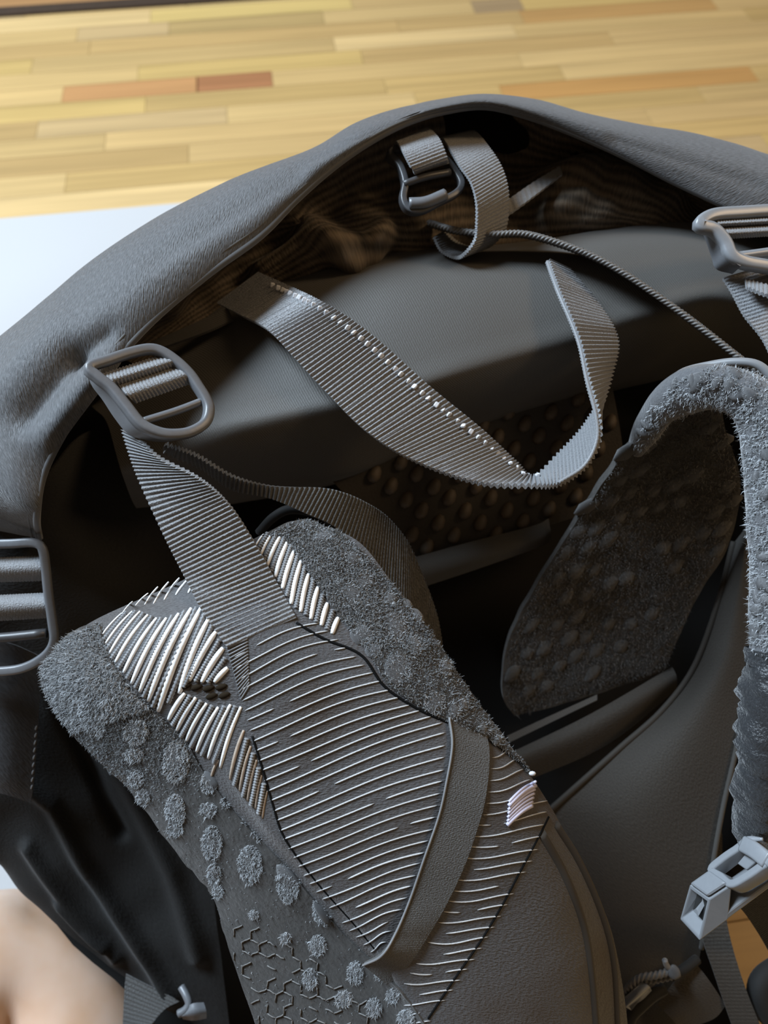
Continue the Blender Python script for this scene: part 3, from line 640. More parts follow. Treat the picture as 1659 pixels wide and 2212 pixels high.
# grey twill cords between the strips
mb = MB()
def cordline(a, b, r, n=14, lift=0.0003, wob=0.0):
    pts = []
    for k in range(n):
        t = k / (n - 1); x = a[0] + (b[0] - a[0]) * t; y = a[1] + (b[1] - a[1]) * t + wob * math.sin(2 * math.pi * t)
        loc, nr = hit(sb, x, y)
        if loc is None: return None
        pts.append(np.array(loc + nr * lift))
    return np.array(pts)
for i in range(7, len(slots) - 1):
    if slots[i][3] != slots[i + 1][3]: continue
    (a0, b0, w0, _), (a1, b1, w1, _) = slots[i], slots[i + 1]
    a = ((a0[0] + a1[0]) / 2, (a0[1] + a1[1]) / 2); b = ((b0[0] + b1[0]) / 2, (b0[1] + b1[1]) / 2)
    if math.hypot(a0[0] - a1[0], a0[1] - a1[1]) > 60: continue
    q = cordline(a, b, 0.0006)
    if q is not None:
        q = resample(q, 60); L = np.concatenate([[0], np.cumsum(np.linalg.norm(np.diff(q, axis=0), axis=1))])
        V, Fc = sweep(q, circ(0.0009, 6), scale=1 + 0.3 * np.sin(L / 0.0011 * 2 * math.pi)); mb.add(V, Fc)
o = mb.build('twill_cords', M['web'], spad); o['kind'] = 'stuff'
# dark holes in the white area, set on as flattened dark blobs
M['hole'] = plain('dark_hole_spot', (0.02, 0.014, 0.008), 0.9, 0.1)
smh = sm.copy(); smh.materials.clear(); smh.materials.append(M['hole'])
for x, y in ((832, 1022), (888, 1030), (950, 1035), (1015, 1028), (965, 1075), (1030, 1070)):
    px, py = c6(x, y); loc, nr = hit(sb, px, py)
    inst('dark_hole', smh, basis(loc, nr, P(px + 9, py - 3, 300) - P(px, py, 300)) @ Matrix.Diagonal((0.0026, 0.0013, 0.0010, 1)), spad)
# thin raised threads across the pad
def lerp_path(path, t):
    q = np.array(path, float); s = np.concatenate([[0], np.cumsum(np.linalg.norm(np.diff(q, axis=0), axis=1))]); t = t * s[-1]
    return np.array([np.interp(t, s, q[:, 0]), np.interp(t, s, q[:, 1])])
Lp = [(505, 1420), (522, 1510), (556, 1640), (605, 1800), (662, 1900), (745, 2000), (800, 2055)]
Rp = [(690, 1348), (735, 1385), (795, 1445), (882, 1522), (962, 1566), (958, 1680), (935, 1790), (880, 1940), (835, 2035)]
mb = MB()
def thread(a, b, bow, r, brk):
    pts = []; d = np.array(b) - np.array(a); nrm = np.array([-d[1], d[0]]) / (np.linalg.norm(d) + 1e-6)
    n = max(8, int(np.linalg.norm(d) / 9)); segs = []; cur = []
    gap = random.random() * n if brk else -9
    ph = random.uniform(0, 6.28)
    for k in range(n + 1):
        t = k / n; q = np.array(a) + d * t + nrm * (-bow * math.sin(math.pi * t) + 3.0 * math.sin(ph * 0.15 + 5.5 * t))
        if brk and abs(k - gap) < 1.2:
            if len(cur) > 3: segs.append(cur)
            cur = []; continue
        loc, nr = hit(sb, q[0], q[1])
        if loc is None: continue
        cur.append(np.array(loc + nr * 0.0002))
    if len(cur) > 3: segs.append(cur)
    for c in segs:
        c = resample(np.array(c), len(c) * 2); sc = np.minimum(1, np.minimum(np.arange(len(c)), np.arange(len(c))[::-1]) / 3.0 + 0.25)
        V, Fc = sweep(c, circ(r, 5, 1, 0.8), scale=sc); mb.add(V, Fc)
for k in range(33):
    t = k / 32.0; a = lerp_path(Lp, t ** 0.98); b = lerp_path(Rp, t)
    thread(a, b, 10 * (1 - t) + 2, 0.00036, k % 3 == 0)
Sp = [(1060, 1635), (1050, 1730), (1020, 1810), (975, 1930), (915, 2050), (850, 2160), (830, 2212)]
Ep = [(1112, 1612), (1185, 1735), (1160, 1840), (1110, 1930), (1040, 2050), (985, 2130), (930, 2205)]
for k in range(26):
    t = k / 25.0; a = lerp_path(Sp, t); b = lerp_path(Ep, t)
    thread(a, b, -5, 0.00030, k % 2 == 0 and k > 3)
o = mb.build('raised_threads', M['rib'], spad); o['kind'] = 'stuff'
# dense dark stitching rows at the foot of the load lifter
mb = MB()
for k in range(16):
    t = k / 15.0; q = cordline((490 + 8 * t + k * 1.5, 1400 + 110 * t), (535 + 4 * t, 1380 + 100 * t), 0.0003, 6)
    if q is not None: V, Fc = sweep(q, circ(0.0003, 5)); mb.add(V, Fc)
for k in range(14):
    t = k / 13.0; q = cordline((900 + 70 * t, 1520 + 40 * t), (928 + 60 * t, 1498 + 52 * t), 0.0003, 5)
    if q is not None: V, Fc = sweep(q, circ(0.0003, 5)); mb.add(V, Fc)
o = mb.build('bar_tack', M['web'], spad); o['kind'] = 'stuff'
# lavender reflective patch with its bright thread end
for k in range(7):
    t = k / 6.0; pts = [on(sb, 1158 - 60 * u_ + 0 * t - 4 * t, 1688 + 44 * u_ + 50 * t - 6 * math.sin(math.pi * u_), 0.0004) for u_ in np.linspace(0.02 + 0.1 * t, 1.0, 7)]
    tube('reflective_stripe', pts, 0.0009 if k in (1, 6) else 0.0006, M['lav'] if 'lav' in M else M.setdefault('lav', plain('lavender_reflective', (0.52, 0.50, 0.62), 0.35, 0.6, 0.1, 0.1, 900)), spad, n=14, k=6, world=True)
q = on(sb, 1150, 1671, 0.0008); inst('thread_end', sm, Matrix.Translation(Vector(q)) @ Matrix.Diagonal((0.0015, 0.001, 0.001, 1)), spad)
# seams and pleats of the lower pad
def seam(name, pts, r, mat, lift=0.0002, n=50):
    q = [on(sb, x, y, lift) for x, y in cr(np.array(pts, float), 24)]
    return tube(name, q, r, mat, spad, n=n, k=7, world=True)
M['seam'] = plain('black_seam', (0.006, 0.006, 0.006), 0.9, 0.1)
seam('seam', [(1185, 1765), (1165, 1805), (1125, 1880), (1085, 1955), (1040, 2030), (985, 2110), (925, 2200)], 0.0005, M['seam'], 0.0)
seam('seam', [(640, 1345), (700, 1380), (780, 1415), (830, 1482), (900, 1530), (962, 1558), (1000, 1570)], 0.0006, M['seam'], 0.0)
seam('seam', [(545, 1590), (570, 1670), (590, 1740), (615, 1810), (680, 1900), (760, 1990), (810, 2050)], 0.0005, M['seam'], 0.0)
seam('pleat', [(1170, 1800), (1215, 1880), (1255, 1980), (1275, 2080), (1290, 2240)], 0.0024, M['panel'], -0.0010)
seam('pleat', [(1200, 1780), (1250, 1860), (1300, 1975), (1325, 2080), (1335, 2240)], 0.0022, M['panel'], -0.0008)

# fleece: border zones with tufts
outerL = [(140, 1378), (86, 1440), (100, 1508), (172, 1605), (292, 1728), (392, 1856), (457, 1938), (492, 2045), (522, 2135), (560, 2240)]
innerL = [(215, 1345), (240, 1425), (282, 1490), (345, 1545), (405, 1600), (440, 1665), (500, 1745), (560, 1810), (610, 1860), (665, 1925), (745, 2018), (805, 2075), (865, 2135), (930, 2225)]
outerR = [(655, 1120), (730, 1140), (790, 1195), (852, 1262), (935, 1365), (1016, 1492), (1104, 1612), (1165, 1690)]
innerR = [(565, 1158), (610, 1160), (650, 1215), (690, 1270), (730, 1330), (790, 1400), (835, 1478), (905, 1528), (965, 1560), (1040, 1590), (1110, 1640)]
zoneL = outerL + innerL[::-1]; zoneR = outerR + innerR[::-1]
g = np.array([[on_in(sb, lerp_path(outerL, t), lerp_path(innerL, t), w, 0.0006 + 0.0016 * math.sin(math.pi * w)) for w in np.linspace(0.015, 1, 16)] for t in np.linspace(0, 1, 110)])
flL = slab('fleece_border', g, 0.0012, M['fleece'], spad, disp=0.0006 * vnoise(g, 160, 3))
g = np.array([[on_in(sb, lerp_path(outerR, t), lerp_path(innerR, t), w, 0.0006 + 0.0016 * math.sin(math.pi * w)) for w in np.linspace(0.03, 1, 12)] for t in np.linspace(0, 1, 80)])
flR = slab('fleece_border', g, 0.0012, M['fleece'], spad, disp=0.0006 * vnoise(g, 160, 4))
fbL, fbR = bvh_of(flL), bvh_of(flR)
bmq = bmesh.new(); bmesh.ops.create_icosphere(bmq, subdivisions=2, radius=1.0)
for v in bmq.verts: v.co *= random.uniform(0.9, 1.12)
dm = bpy.data.meshes.new('fleece_tuft'); bmq.to_mesh(dm); bmq.free(); dm.materials.append(M['dot']); dm.polygons.foreach_set('use_smooth', [True] * len(dm.polygons))
def c7(x, y): return (x / 2.37, 1500 + y / 2.37)
def c3(x, y): return (380 + x / 3.19, 1900 + y / 3.19)
dotsL = [(*c7(x, y), w / 2.37, h / 2.37) for x, y, w, h in ((560, 60, 45, 50), (700, 190, 62, 68), (690, 310, 50, 40), (905, 345, 68, 110), (700, 430, 40, 50), (735, 530, 35, 50), (900, 600, 52, 92), (900, 690, 45, 40), (1075, 450, 45, 55), (1090, 760, 52, 92), (1180, 545, 45, 40), (1070, 590, 45, 40), (1285, 870, 62, 100), (1270, 620, 40, 55), (1330, 700, 40, 55), (1480, 960, 60, 108), (1100, 920, 38, 60), (500, 170, 45, 55), (330, 150, 40, 45), (400, 60, 45, 50), (1120, 1010, 30, 40))]
dotsL += [(*c3(x, y), w / 3.19, h / 3.19) for x, y, w, h in ((1020, 200, 75, 110), (930, 680, 50, 75), (1240, 640, 55, 85), (1160, 820, 60, 60), (1370, 880, 55, 70), (1590, 960, 60, 70), (980, 450, 60, 75), (540, 240, 35, 35), (1420, 650, 45, 50), (1500, 800, 45, 55), (760, 400, 40, 40))]
def rdots(lst): return [(*c2(x, y), w / 3.19, h / 3.19) for x, y, w, h in lst]
dotsR = rdots([(1210, 880, 80, 110), (1220, 1170, 95, 110), (1160, 680, 60, 50), (900, 640, 70, 90), (980, 560, 60, 70), (1330, 1000, 60, 70), (1460, 1400, 75, 85), (1540, 1150, 55, 70), (1350, 800, 50, 60), (1280, 720, 45, 45), (960, 930, 80, 70), (1040, 1040, 60, 45), (700, 240, 70, 50), (900, 400, 70, 60), (1600, 1460, 50, 60)])
dotsR += [(1000, 1520, 14, 16), (1045, 1575, 14, 14), (1075, 1600, 12, 12)]
pts_dots = []
for lst, b, par in ((dotsL, fbL, flL), (dotsR, fbR, flR)):
    for x, y, w, h in lst:
        loc, nr = hit(b, x, y)
        if loc is None: continue
        k = 0.31 / F
        inst('fleece_tuft', dm, basis(loc - nr * 0.0006, nr, P(x + 4, y + 12, 310) - P(x, y, 310)) @ Matrix.Diagonal((h * k * random.uniform(.9, 1.1), w * k * random.uniform(.85, 1.1), 0.0014, 1)), par)
def pile(name, b, zone, n, length, parent, mat, dens, lean=(0, 0, 0), box=None, seed=1, extra=None):
    rnd = random.Random(seed); V = []; Fc = []; tone = []
    xs = [q[0] for q in zone]; ys = [q[1] for q in zone]; c = 0; tries = 0
    while c < n and tries < n * 12:
        tries += 1
        x = rnd.uniform(min(xs), max(xs)); y = rnd.uniform(min(ys), max(ys))
        if not inside(zone, x, y): continue
        dn, ln, tn = dens(x, y)
        if rnd.random() > dn: continue
        loc, nr = hit(b, x, y)
        if loc is None: continue
        dirv = (nr + Vector((rnd.gauss(0, .5), rnd.gauss(0, .5), rnd.gauss(0, .5))) + Vector(lean)).normalized()
        l = length * ln * rnd.uniform(0.5, 1.3); s = dirv.cross(Vector((rnd.random(), rnd.random(), rnd.random()))).normalized() * rnd.uniform(0.00010, 0.00020)
        mid = loc + dirv * l * 0.55 + s * 1.5; tip = loc + dirv * l + Vector((rnd.gauss(0, .3), rnd.gauss(0, .3), -0.1)) * l
        i = len(V); V += [loc - s, loc + s, mid + s * 0.8, mid - s * 0.8, tip]; Fc += [(i, i + 1, i + 2, i + 3), (i + 3, i + 2, i + 4)]
        tv = min(1, max(0, tn + rnd.gauss(0, 0.22))); tone += [tv] * 5; c += 1
    o = meshobj(name, V, Fc, mat, parent); a = o.data.attributes.new('tone', 'FLOAT', 'POINT'); a.data.foreach_set('value', tone)
    o['kind'] = 'stuff'; return o
def densL(x, y):
    t = (y - 1380) / 300.0 + (x - 100) / 900.0
    best = 9.0
    for dx, dy, w, h in dotsL:
        q = ((x - dx) / w) ** 2 + ((y - dy) / h) ** 2
        best = min(best, q)
    on_dot = best < 1.0
    if t < 0.75: return (1.0, 1.0, 0.7 if on_dot else 0.52)
    if on_dot: return (1.0, 0.75, 0.66)
    return (max(0.012, 0.7 - 0.9 * (t - 0.75)), 0.5, 0.18)
def densR(x, y):
    best = min(((x - dx) / w) ** 2 + ((y - dy) / h) ** 2 for dx, dy, w, h in dotsR)
    return (1.0, 0.8, 0.68 if best < 1 else 0.46) if y < 1400 or best < 1 else (0.55, 0.7, 0.35)
pile('fleece_pile', fbL, zoneL, 30000, 0.0018, flL, M['fur'], densL, seed=3)
pile('fleece_pile', fbR, zoneR, 20000, 0.0016, flR, M['fur'], densR, seed=4)

# dark honeycomb net over the lowest part of the fleece
mb = MB(); netz = [(470, 2000), (560, 1985), (640, 2040), (720, 2100), (800, 2165), (850, 2230), (560, 2240), (520, 2120)]
for i in range(-2, 16):
    for j in range(-2, 12):
        x0 = 470 + 36 * i + (18 if j % 2 else 0); y0 = 1985 + 26 * j + 0.12 * (x0 - 470)
        for (xa, ya), (xb, yb) in (((0, -17), (18, -8)), ((18, -8), (18, 9)), ((18, 9), (0, 17))):
            if random.random() < 0.3 or not (inside(netz, x0 + xa, y0 + ya) and inside(netz, x0 + xb, y0 + yb)): continue
            pts = []
            for t in (0, .33, .67, 1):
                loc, nr = hit(fbL, x0 + xa + (xb - xa) * t + random.uniform(-1, 1), y0 + ya + (yb - ya) * t + random.uniform(-1, 1))
                if loc is not None: pts.append(np.array(loc + nr * 0.0003))
            if len(pts) == 4: V, Fc = sweep(np.array(pts), circ(0.0003, 5)); mb.add(V, Fc)
o = mb.build('net', M['cord'], flL); o['kind'] = 'stuff'
# narrow webbing rail over the pad
A = lay([(966, 1552), (974, 1610), (962, 1690), (946, 1760), (915, 1850), (884, 1940)], 1.6) + [on(sb, 852, 2005, 0.004), on(sb, 828, 2040, 0.006), on(sb, 798, 2062, 0.005)]
B = lay([(1046, 1590), (1052, 1640), (1046, 1720), (1028, 1790), (1000, 1870), (962, 1950)], 1.6) + lay([(925, 2015), (890, 2070), (850, 2130)], 1.4)
rail = ribbon('sternum_rail_webbing', A, B, M['web_dark'], pack, t=0.0013, pitch=0.0007, amp=0.00006, world=True, nv=12)
tube('selvedge', [q + np.array([0, 0, 0.0003]) for q in A], 0.00045, M['web'], rail, n=90, k=7, world=True)

# ---------------------------------------------------------------- right shoulder strap: dark underside and bright folded edge
ctrl = [
 [(1390, 925, 352), (1465, 850, 336), (1550, 825, 326)], [(1318, 1020, 368), (1430, 965, 362), (1568, 930, 352)], [(1238, 1140, 388), (1390, 1092, 384), (1600, 1045, 374)],
 [(1155, 1270, 402), (1340, 1222, 400), (1575, 1175, 394)], [(1097, 1390, 416), (1290, 1342, 414), (1505, 1292, 407)], [(1086, 1500, 426), (1260, 1462, 425), (1446, 1424, 417)], [(1112, 1548, 432), (1270, 1505, 430), (1438, 1452, 423)]]
g = grid(ctrl, 90, 50)
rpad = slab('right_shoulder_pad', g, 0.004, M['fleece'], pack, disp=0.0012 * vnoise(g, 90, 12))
rb = bvh_of(rpad)
zr = [(1390, 930), (1465, 855), (1545, 830), (1590, 1000), (1595, 1060), (1565, 1175), (1500, 1290), (1445, 1425), (1435, 1448), (1115, 1545), (1090, 1500), (1100, 1390), (1158, 1270), (1240, 1140), (1320, 1020)]
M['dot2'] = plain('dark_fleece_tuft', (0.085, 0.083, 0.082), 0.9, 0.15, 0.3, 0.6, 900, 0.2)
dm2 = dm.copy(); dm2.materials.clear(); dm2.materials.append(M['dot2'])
d2 = []
for i in range(-3, 14):
    for j in range(-3, 12):
        x = 1135 + 46 * j + 22 * i + random.uniform(-8, 8); y = 1500 - 52 * i - 14 * j + random.uniform(-8, 8)
        if not inside(zr, x, y): continue
        loc, nr = hit(rb, x, y)
        if loc is None or random.random() < (0.12 if x - 1085 < (1500 - y) * 0.42 + 120 else 0.6): continue
        d2.append((x, y))
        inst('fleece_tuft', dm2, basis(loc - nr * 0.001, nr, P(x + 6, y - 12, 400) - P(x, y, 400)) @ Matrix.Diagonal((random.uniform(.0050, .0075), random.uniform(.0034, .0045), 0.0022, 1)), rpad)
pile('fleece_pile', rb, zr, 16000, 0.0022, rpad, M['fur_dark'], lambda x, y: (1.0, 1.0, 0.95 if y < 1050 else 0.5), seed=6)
edge_p = [(1372, 975, 366), (1405, 915, 348), (1450, 868, 334), (1510, 842, 322), (1575, 842, 314), (1632, 880, 309), (1662, 960, 307), (1675, 1080, 306), (1682, 1250, 305), (1678, 1400, 305), (1664, 1540, 306), (1648, 1670, 312), (1636, 1760, 324), (1632, 1810, 336)]
p = resample(PP(edge_p), 150)
sec = circ(0.0115, 18, 1.0, 0.8); th = np.linspace(0, 2 * math.pi, 18, endpoint=False)
M['gather'] = cloth('black_gathered_cloth', (0.014, 0.015, 0.017), (0.034, 0.036, 0.04), rough=0.4, spec=0.5, sheen=0.2, weave=(900, 900), coord='Object', bump=0.5)
tp = np.interp(np.linspace(0, 1, 150), [0, 0.06, 0.15, 0.3, 0.55, 0.9, 1.0], [0.35, 0.6, 0.85, 1.0, 1.05, 0.95, 0.8])
V, Fc = sweep(p, sec, scale=tp)
V = V + 0.0022 * vnoise(V, 60, 2)[:, None] * (V - np.repeat(p, 18, 0)) / 0.0115 * 1.4
cut = 96
redge = meshobj('folded_fleece_edge', V[:(cut + 2) * 18], [f for f in Fc if max(f) < (cut + 2) * 18], M['dot'], rpad)
V2 = V.copy(); rp2 = np.repeat(p, 18, 0)
wr = V * np.array([1.0, 1.0, 1.0]); sk = np.stack([V[:, 0] * 0.5 + V[:, 1], V[:, 1] * 2.2 - V[:, 0] * 1.2, V[:, 2]], 1)
V2 = rp2 + (V - rp2) * (1 + 0.34 * np.abs(vnoise(sk, 95, 4)) + 0.22 * vnoise(sk, 190, 5) - 0.05)[:, None]
gath = meshobj('gathered_cover', V2, [f for f in Fc if min(f) >= cut * 18], M['gather'], rpad)
eb = bvh_of(redge)
ze = [(1365, 980), (1400, 890), (1460, 825), (1560, 785), (1659, 800), (1690, 900), (1690, 1860), (1570, 1840), (1575, 1700), (1600, 1540), (1615, 1300), (1610, 1080), (1580, 960), (1530, 890), (1450, 915), (1400, 975)]
pile('fleece_pile', eb, ze, 8000, 0.0017, rpad, M['fur'], lambda x, y: (1.0 if (math.sin(x * 0.11 + y * 0.05) + math.sin(y * 0.13 - x * 0.04)) > -0.3 else 0.25, 1.0, 0.95), seed=8)
for k in range(110):
    x = random.uniform(1380, 1659); y = random.uniform(790, 1420)
    if not inside(ze, x, y): continue
    loc, nr = hit(eb, x, y)
    if loc is None: continue
    inst('fleece_tuft', dm, basis(loc - nr * 0.0008, nr, Vector((random.gauss(0, 1), random.gauss(0, 1), random.gauss(0, 1)))) @ Matrix.Diagonal((random.uniform(.003, .0048), random.uniform(.002, .003), 0.0022, 1)), rpad)
tube('arch_cord', [(1440, 835, 340), (1475, 805, 333), (1530, 790, 328), (1590, 782, 322), (1640, 790, 318), (1680, 830, 316)], 0.0019, M['web'], pack, n=40)

# right ladder lock and strap
def lar(px, py): return 338 + 0.25 * ((px - 1600) - (py - 530)) * 338 / F
rp_ = [(1514, 482), (1540, 462), (1600, 456), (1700, 452), (1760, 470), (1775, 520), (1765, 560), (1720, 585), (1660, 572), (1612, 563), (1583, 548), (1570, 520), (1545, 492)]
nR = P(1600 + 0.35 * 1000, 530 - 0.35 * 1000, 338) - P(1600, 530, 338); nR /= np.linalg.norm(nR); fw = P(1600, 530, 338) - CAMP; fw /= np.linalg.norm(fw); nR = nR * 0.45 - fw * 0.89
p = resample(np.array([P(x, y, lar(x, y)) for x, y in rp_]), 100, True)
V, Fc = sweep(p, rrect(0.0028, -0.005, 0.0005, 0.0015), True, nR); rl = meshobj('ladder_lock', V, Fc, M['silver'], pack)
fp = [(1512, 480), (1540, 498), (1562, 530), (1575, 556), (1600, 576)]
ribbon('flange', [P(x, y, lar(x, y) + 1) for x, y in fp], [P(x - q, y + q * 0.9, lar(x, y) + 10) for (x, y), q in zip(fp, (6, 18, 26, 28, 18))], M['plastic'], rl, t=0.002, world=True)
tube('cross_bar', [(1580, 556, lar(1580, 556) + 3), (1660, 545, lar(1660, 545) + 3), (1760, 530, lar(1760, 530) + 3)], 0.0022, M['silver'], rl, n=14)
wrap('wrapped_webbing', (1545, 474), (1562, 492), (1740, 462), (1745, 482), rl, M['web'], lar)
wrap('wrapped_webbing', (1556, 490), (1578, 516), (1745, 480), (1755, 505), rl, M['web'], lar)
ribbon('load_lifter_strap', [(1562, 600, 350), (1581, 630, 346), (1608, 680, 340), (1650, 735, 334), (1680, 810, 324), (1690, 880, 312), (1695, 960, 300)], [(1700, 560, 350), (1715, 590, 346), (1735, 640, 340), (1765, 700, 334), (1785, 770, 324), (1790, 850, 312), (1780, 940, 300)], M['web'], pack, pitch=0.0019, amp=0.0003)
ribbon('strap_tail', [(1610, 600, 345), (1650, 612, 341), (1700, 622, 338)], [(1612, 618, 338), (1652, 634, 333), (1700, 648, 330)], M['web'], pack, pitch=0.0019, amp=0.0003)

# side ladder lock at the left edge of the frame
def las(px, py): return 352 + 0.02 * (py - 1300)
sp_ = [(-150, 1190), (-130, 1178), (-60, 1176), (20, 1174), (72, 1172), (92, 1185), (99, 1225), (106, 1290), (114, 1345), (117, 1385), (100, 1415), (60, 1440), (10, 1450), (-80, 1450), (-140, 1430), (-155, 1300)]
nS = CAMP - P(0, 1300, 352); nS /= np.linalg.norm(nS)
p = resample(np.array([P(x, y, las(x, y)) for x, y in sp_]), 110, True)
V, Fc = sweep(p, rrect(0.0021, -0.005, 0.0005, 0.0012), True, nS); sl = meshobj('ladder_lock', V, Fc, M['plastic'], pack)
tube('cross_bar', [(-150, 1385, 354), (0, 1378, 354), (100, 1368, 355)], 0.0024, M['plastic_dark'], sl, n=12)
wrap('wrapped_webbing', (-140, 1210), (-140, 1262), (90, 1200), (96, 1255), sl, M['web'], las)
wrap('wrapped_webbing', (-140, 1292), (-140, 1350), (100, 1280), (108, 1335), sl, M['web'], las)

# silver sternum buckle
def corners(t):
    m0 = np.array([P(1489, 1912, 332), P(1532, 1943, 319), P(1511, 2033, 327), P(1468, 1986, 340)]); m1 = np.array([P(1610, 1826, 318), P(1660, 1860, 306), P(1672, 1912, 312), P(1622, 1880, 326)])
    return m0 * (1 - t) + m1 * t
def shell(mb, t0, t1, w=0.0016, hump=0.0):
    a, b = corners(t0), corners(t1)
    out = np.array([a, b]); cA, cB = a.mean(0), b.mean(0)
    ia = a + (cA - a) * 0.17; ib = b + (cB - b) * 0.17
    V = np.concatenate([a, b, ia, ib]); Fc = []
    for i in range(4):
        j = (i + 1) % 4
        Fc += [(i, j, 4 + j, 4 + i), (8 + i, 12 + i, 12 + j, 8 + j), (i, 8 + i, 8 + j, j), (4 + i, 4 + j, 12 + j, 12 + i)]
    mb.add(V, Fc)
def bevel(o, w, s=2):
    md = o.modifiers.new('bevel', 'BEVEL'); md.width = w; md.segments = s; md.limit_method = 'ANGLE'; md.angle_limit = math.radians(35)
mb = MB(); shell(mb, 0.0, 0.40); bk = mb.build('sternum_buckle', M['silver'], pack, False); bevel(bk, 0.0009)
def bar(name, pts, hw, hh, mat, par, up):
    q = resample(np.array(pts), 24); V, Fc = sweep(q, rrect(hw, -hh, hh, min(hw, hh) * 0.6), False, up); return meshobj(name, V, Fc, mat, par)
c4 = corners(0.5); upv = np.cross(corners(1)[0] - corners(0)[0], c4[1] - c4[0]); upv /= np.linalg.norm(upv)
if upv.dot(CAMP - c4[0]) < 0: upv = -upv
M['inner'] = plain('painted_mouth_shade', (0.03, 0.03, 0.03), 0.5, 0.4)  # dark colour standing in for the shade inside the buckle mouth
def hexa(name, V, mat, par, w):
    mb = MB(); mb.add(V, [(0, 1, 2, 3), (7, 6, 5, 4), (0, 4, 5, 1), (1, 5, 6, 2), (2, 6, 7, 3), (3, 7, 4, 0)]); o = mb.build(name, mat, par, False); bevel(o, w); return o
i0, i1 = corners(0.16), corners(0.2); m_ = i0.mean(0)
hexa('mouth_shade_plate', np.concatenate([i0 + (m_ - i0) * 0.16, i1 + (m_ - i0) * 0.16]), M['inner'], bk, 0.0002)  # added plate, coloured dark so the mouth reads as shaded
k0, k1 = corners(0.05), corners(0.16)
hexa('clip', np.concatenate([[k0[0] * .5 + k0[2] * .5, k0[1] * .45 + k0[3] * .55, k0[1] * .35 + k0[3] * .65, k0[0] * .4 + k0[2] * .6], [k1[0] * .6 + k1[2] * .4, k1[1] * .5 + k1[3] * .5, k1[1] * .4 + k1[3] * .6, k1[0] * .5 + k1[2] * .5]]), M['silver'], bk, 0.0003)
# raised top of the sleeve
a, b = corners(0.03), corners(0.38); T4 = [a[0] * .92 + a[1] * .08, a[0] * .06 + a[1] * .94, b[0] * .06 + b[1] * .94, b[0] * .92 + b[1] * .08]
hexa('sleeve_top', np.array(T4 + [q + upv * 0.0022 for q in T4]), M['silver'], bk, 0.0014)
# window frame: a closed rounded ring with tall walls
def tp(t, w): c = corners(t); return c[0] * (1 - w) + c[1] * w
ringb = [tp(.40, .02), tp(.40, .5), tp(.40, .98), tp(.62, 1.06), tp(.84, 1.05), tp(1.0, 1.0), tp(1.02, .5), tp(1.0, 0.0), tp(.84, -.06), tp(.62, -.07)]
q = resample(np.array(ringb), 80, True); V, Fc = sweep(q, rrect(0.0017, -0.0058, 0.0012, 0.0009), True, upv); meshobj('window_frame', V, Fc, M['silver'], bk)
q = resample(np.array([tp(1.0, -.02) + upv * .0008, tp(1.02, .5) + upv * .0016, tp(1.0, 1.02) + upv * .0008]), 24); V, Fc = sweep(q, rrect(0.0034, -0.0016, 0.0016, 0.0012), False, upv); meshobj('end_bar', V, Fc, M['silver'], bk)
for w in (-0.05, 1.05):
    q = resample(np.array([tp(0.96, w), tp(1.1, w) + upv * 0.0006, tp(1.22, w + (0.25 if w < 0 else -.1))]), 14); V, Fc = sweep(q, circ(0.0022, 10, 1, .8), False, upv, np.linspace(1, 0.3, 14)); meshobj('horn', V, Fc, M['silver'], bk)
a, b = corners(0.34), corners(1.0); Q = [a[2], a[3], b[3], b[2]]
hexa('base_plate', np.array(Q + [a[1] * .25 + a[2] * .75, a[0] * .25 + a[3] * .75, b[0] * .25 + b[3] * .75, b[1] * .25 + b[2] * .75]), M['silver'], bk, 0.0008)
q = [tp(.70, .3) - upv * .003, tp(.70, .72) - upv * .003, tp(.93, .75) - upv * .0015, tp(.93, .25) - upv * .0015]
hexa('latch_tongue', np.array(q + [p_ + upv * .0016 for p_ in q]), M['silver'], bk, 0.0005)
ribbon('sternum_strap', [P(1612, 1818, 316), P(1640, 1790, 320), P(1680, 1750, 326)], [P(1660, 1868, 312), P(1700, 1840, 318), P(1740, 1810, 324)], M['web_dark'], pack, pitch=0.0018, amp=0.0002, world=True)

# straps, tab and cord at the lower right
ribbon('hanging_strap', [(1512, 1740, 405), (1510, 1880, 402), (1512, 2000, 398), (1545, 2110, 392), (1590, 2240, 388)], [(1560, 1800, 403), (1562, 1900, 400), (1572, 2000, 396), (1602, 2110, 390), (1652, 2240, 386)], M['panel'], pack, pitch=0.0018, amp=0.0001)
ribbon('hanging_strap', [(1585, 1950, 350), (1608, 1972, 362), (1640, 2020, 378), (1672, 2075, 390)], [(1660, 1900, 345), (1680, 1930, 358), (1700, 1980, 374), (1720, 2030, 386)], M['dark'], pack, pitch=0.0018, amp=0.0001)
tube('strap_end', [(1690, 2085, 400), (1650, 2115, 396), (1640, 2150, 394), (1660, 2190, 394), (1700, 2200, 396)], 0.006, M['dark'], pack, n=24, k=10)
slab('webbing_tab', grid([[(1420, 2170, 392), (1470, 2105, 392), (1500, 2078, 394)], [(1450, 2200, 388), (1500, 2150, 388), (1530, 2115, 390)], [(1470, 2225, 390), (1540, 2202, 390), (1568, 2172, 392)]], 24, 24), 0.002, M['panel'], pack)
cl = slab('cord_lock', grid([[(1346, 2166, 384), (1366, 2142, 382), (1386, 2120, 384)], [(1352, 2176, 380), (1378, 2152, 378), (1402, 2130, 380)], [(1362, 2176, 386), (1388, 2160, 384), (1408, 2140, 386)]], 14, 14), 0.004, M['silver'], pack)
tube('lock_cord', [(1348, 2150, 388), (1362, 2128, 384), (1385, 2112, 382), (1420, 2106, 380), (1452, 2096, 380)], 0.0016, M['cord'], cl, n=80, k=12, twist=0.0024)
tube('lock_cord', [(1392, 2122, 386), (1420, 2117, 384), (1450, 2110, 382)], 0.0014, M['cord'], cl, n=50, k=12, twist=0.0024)
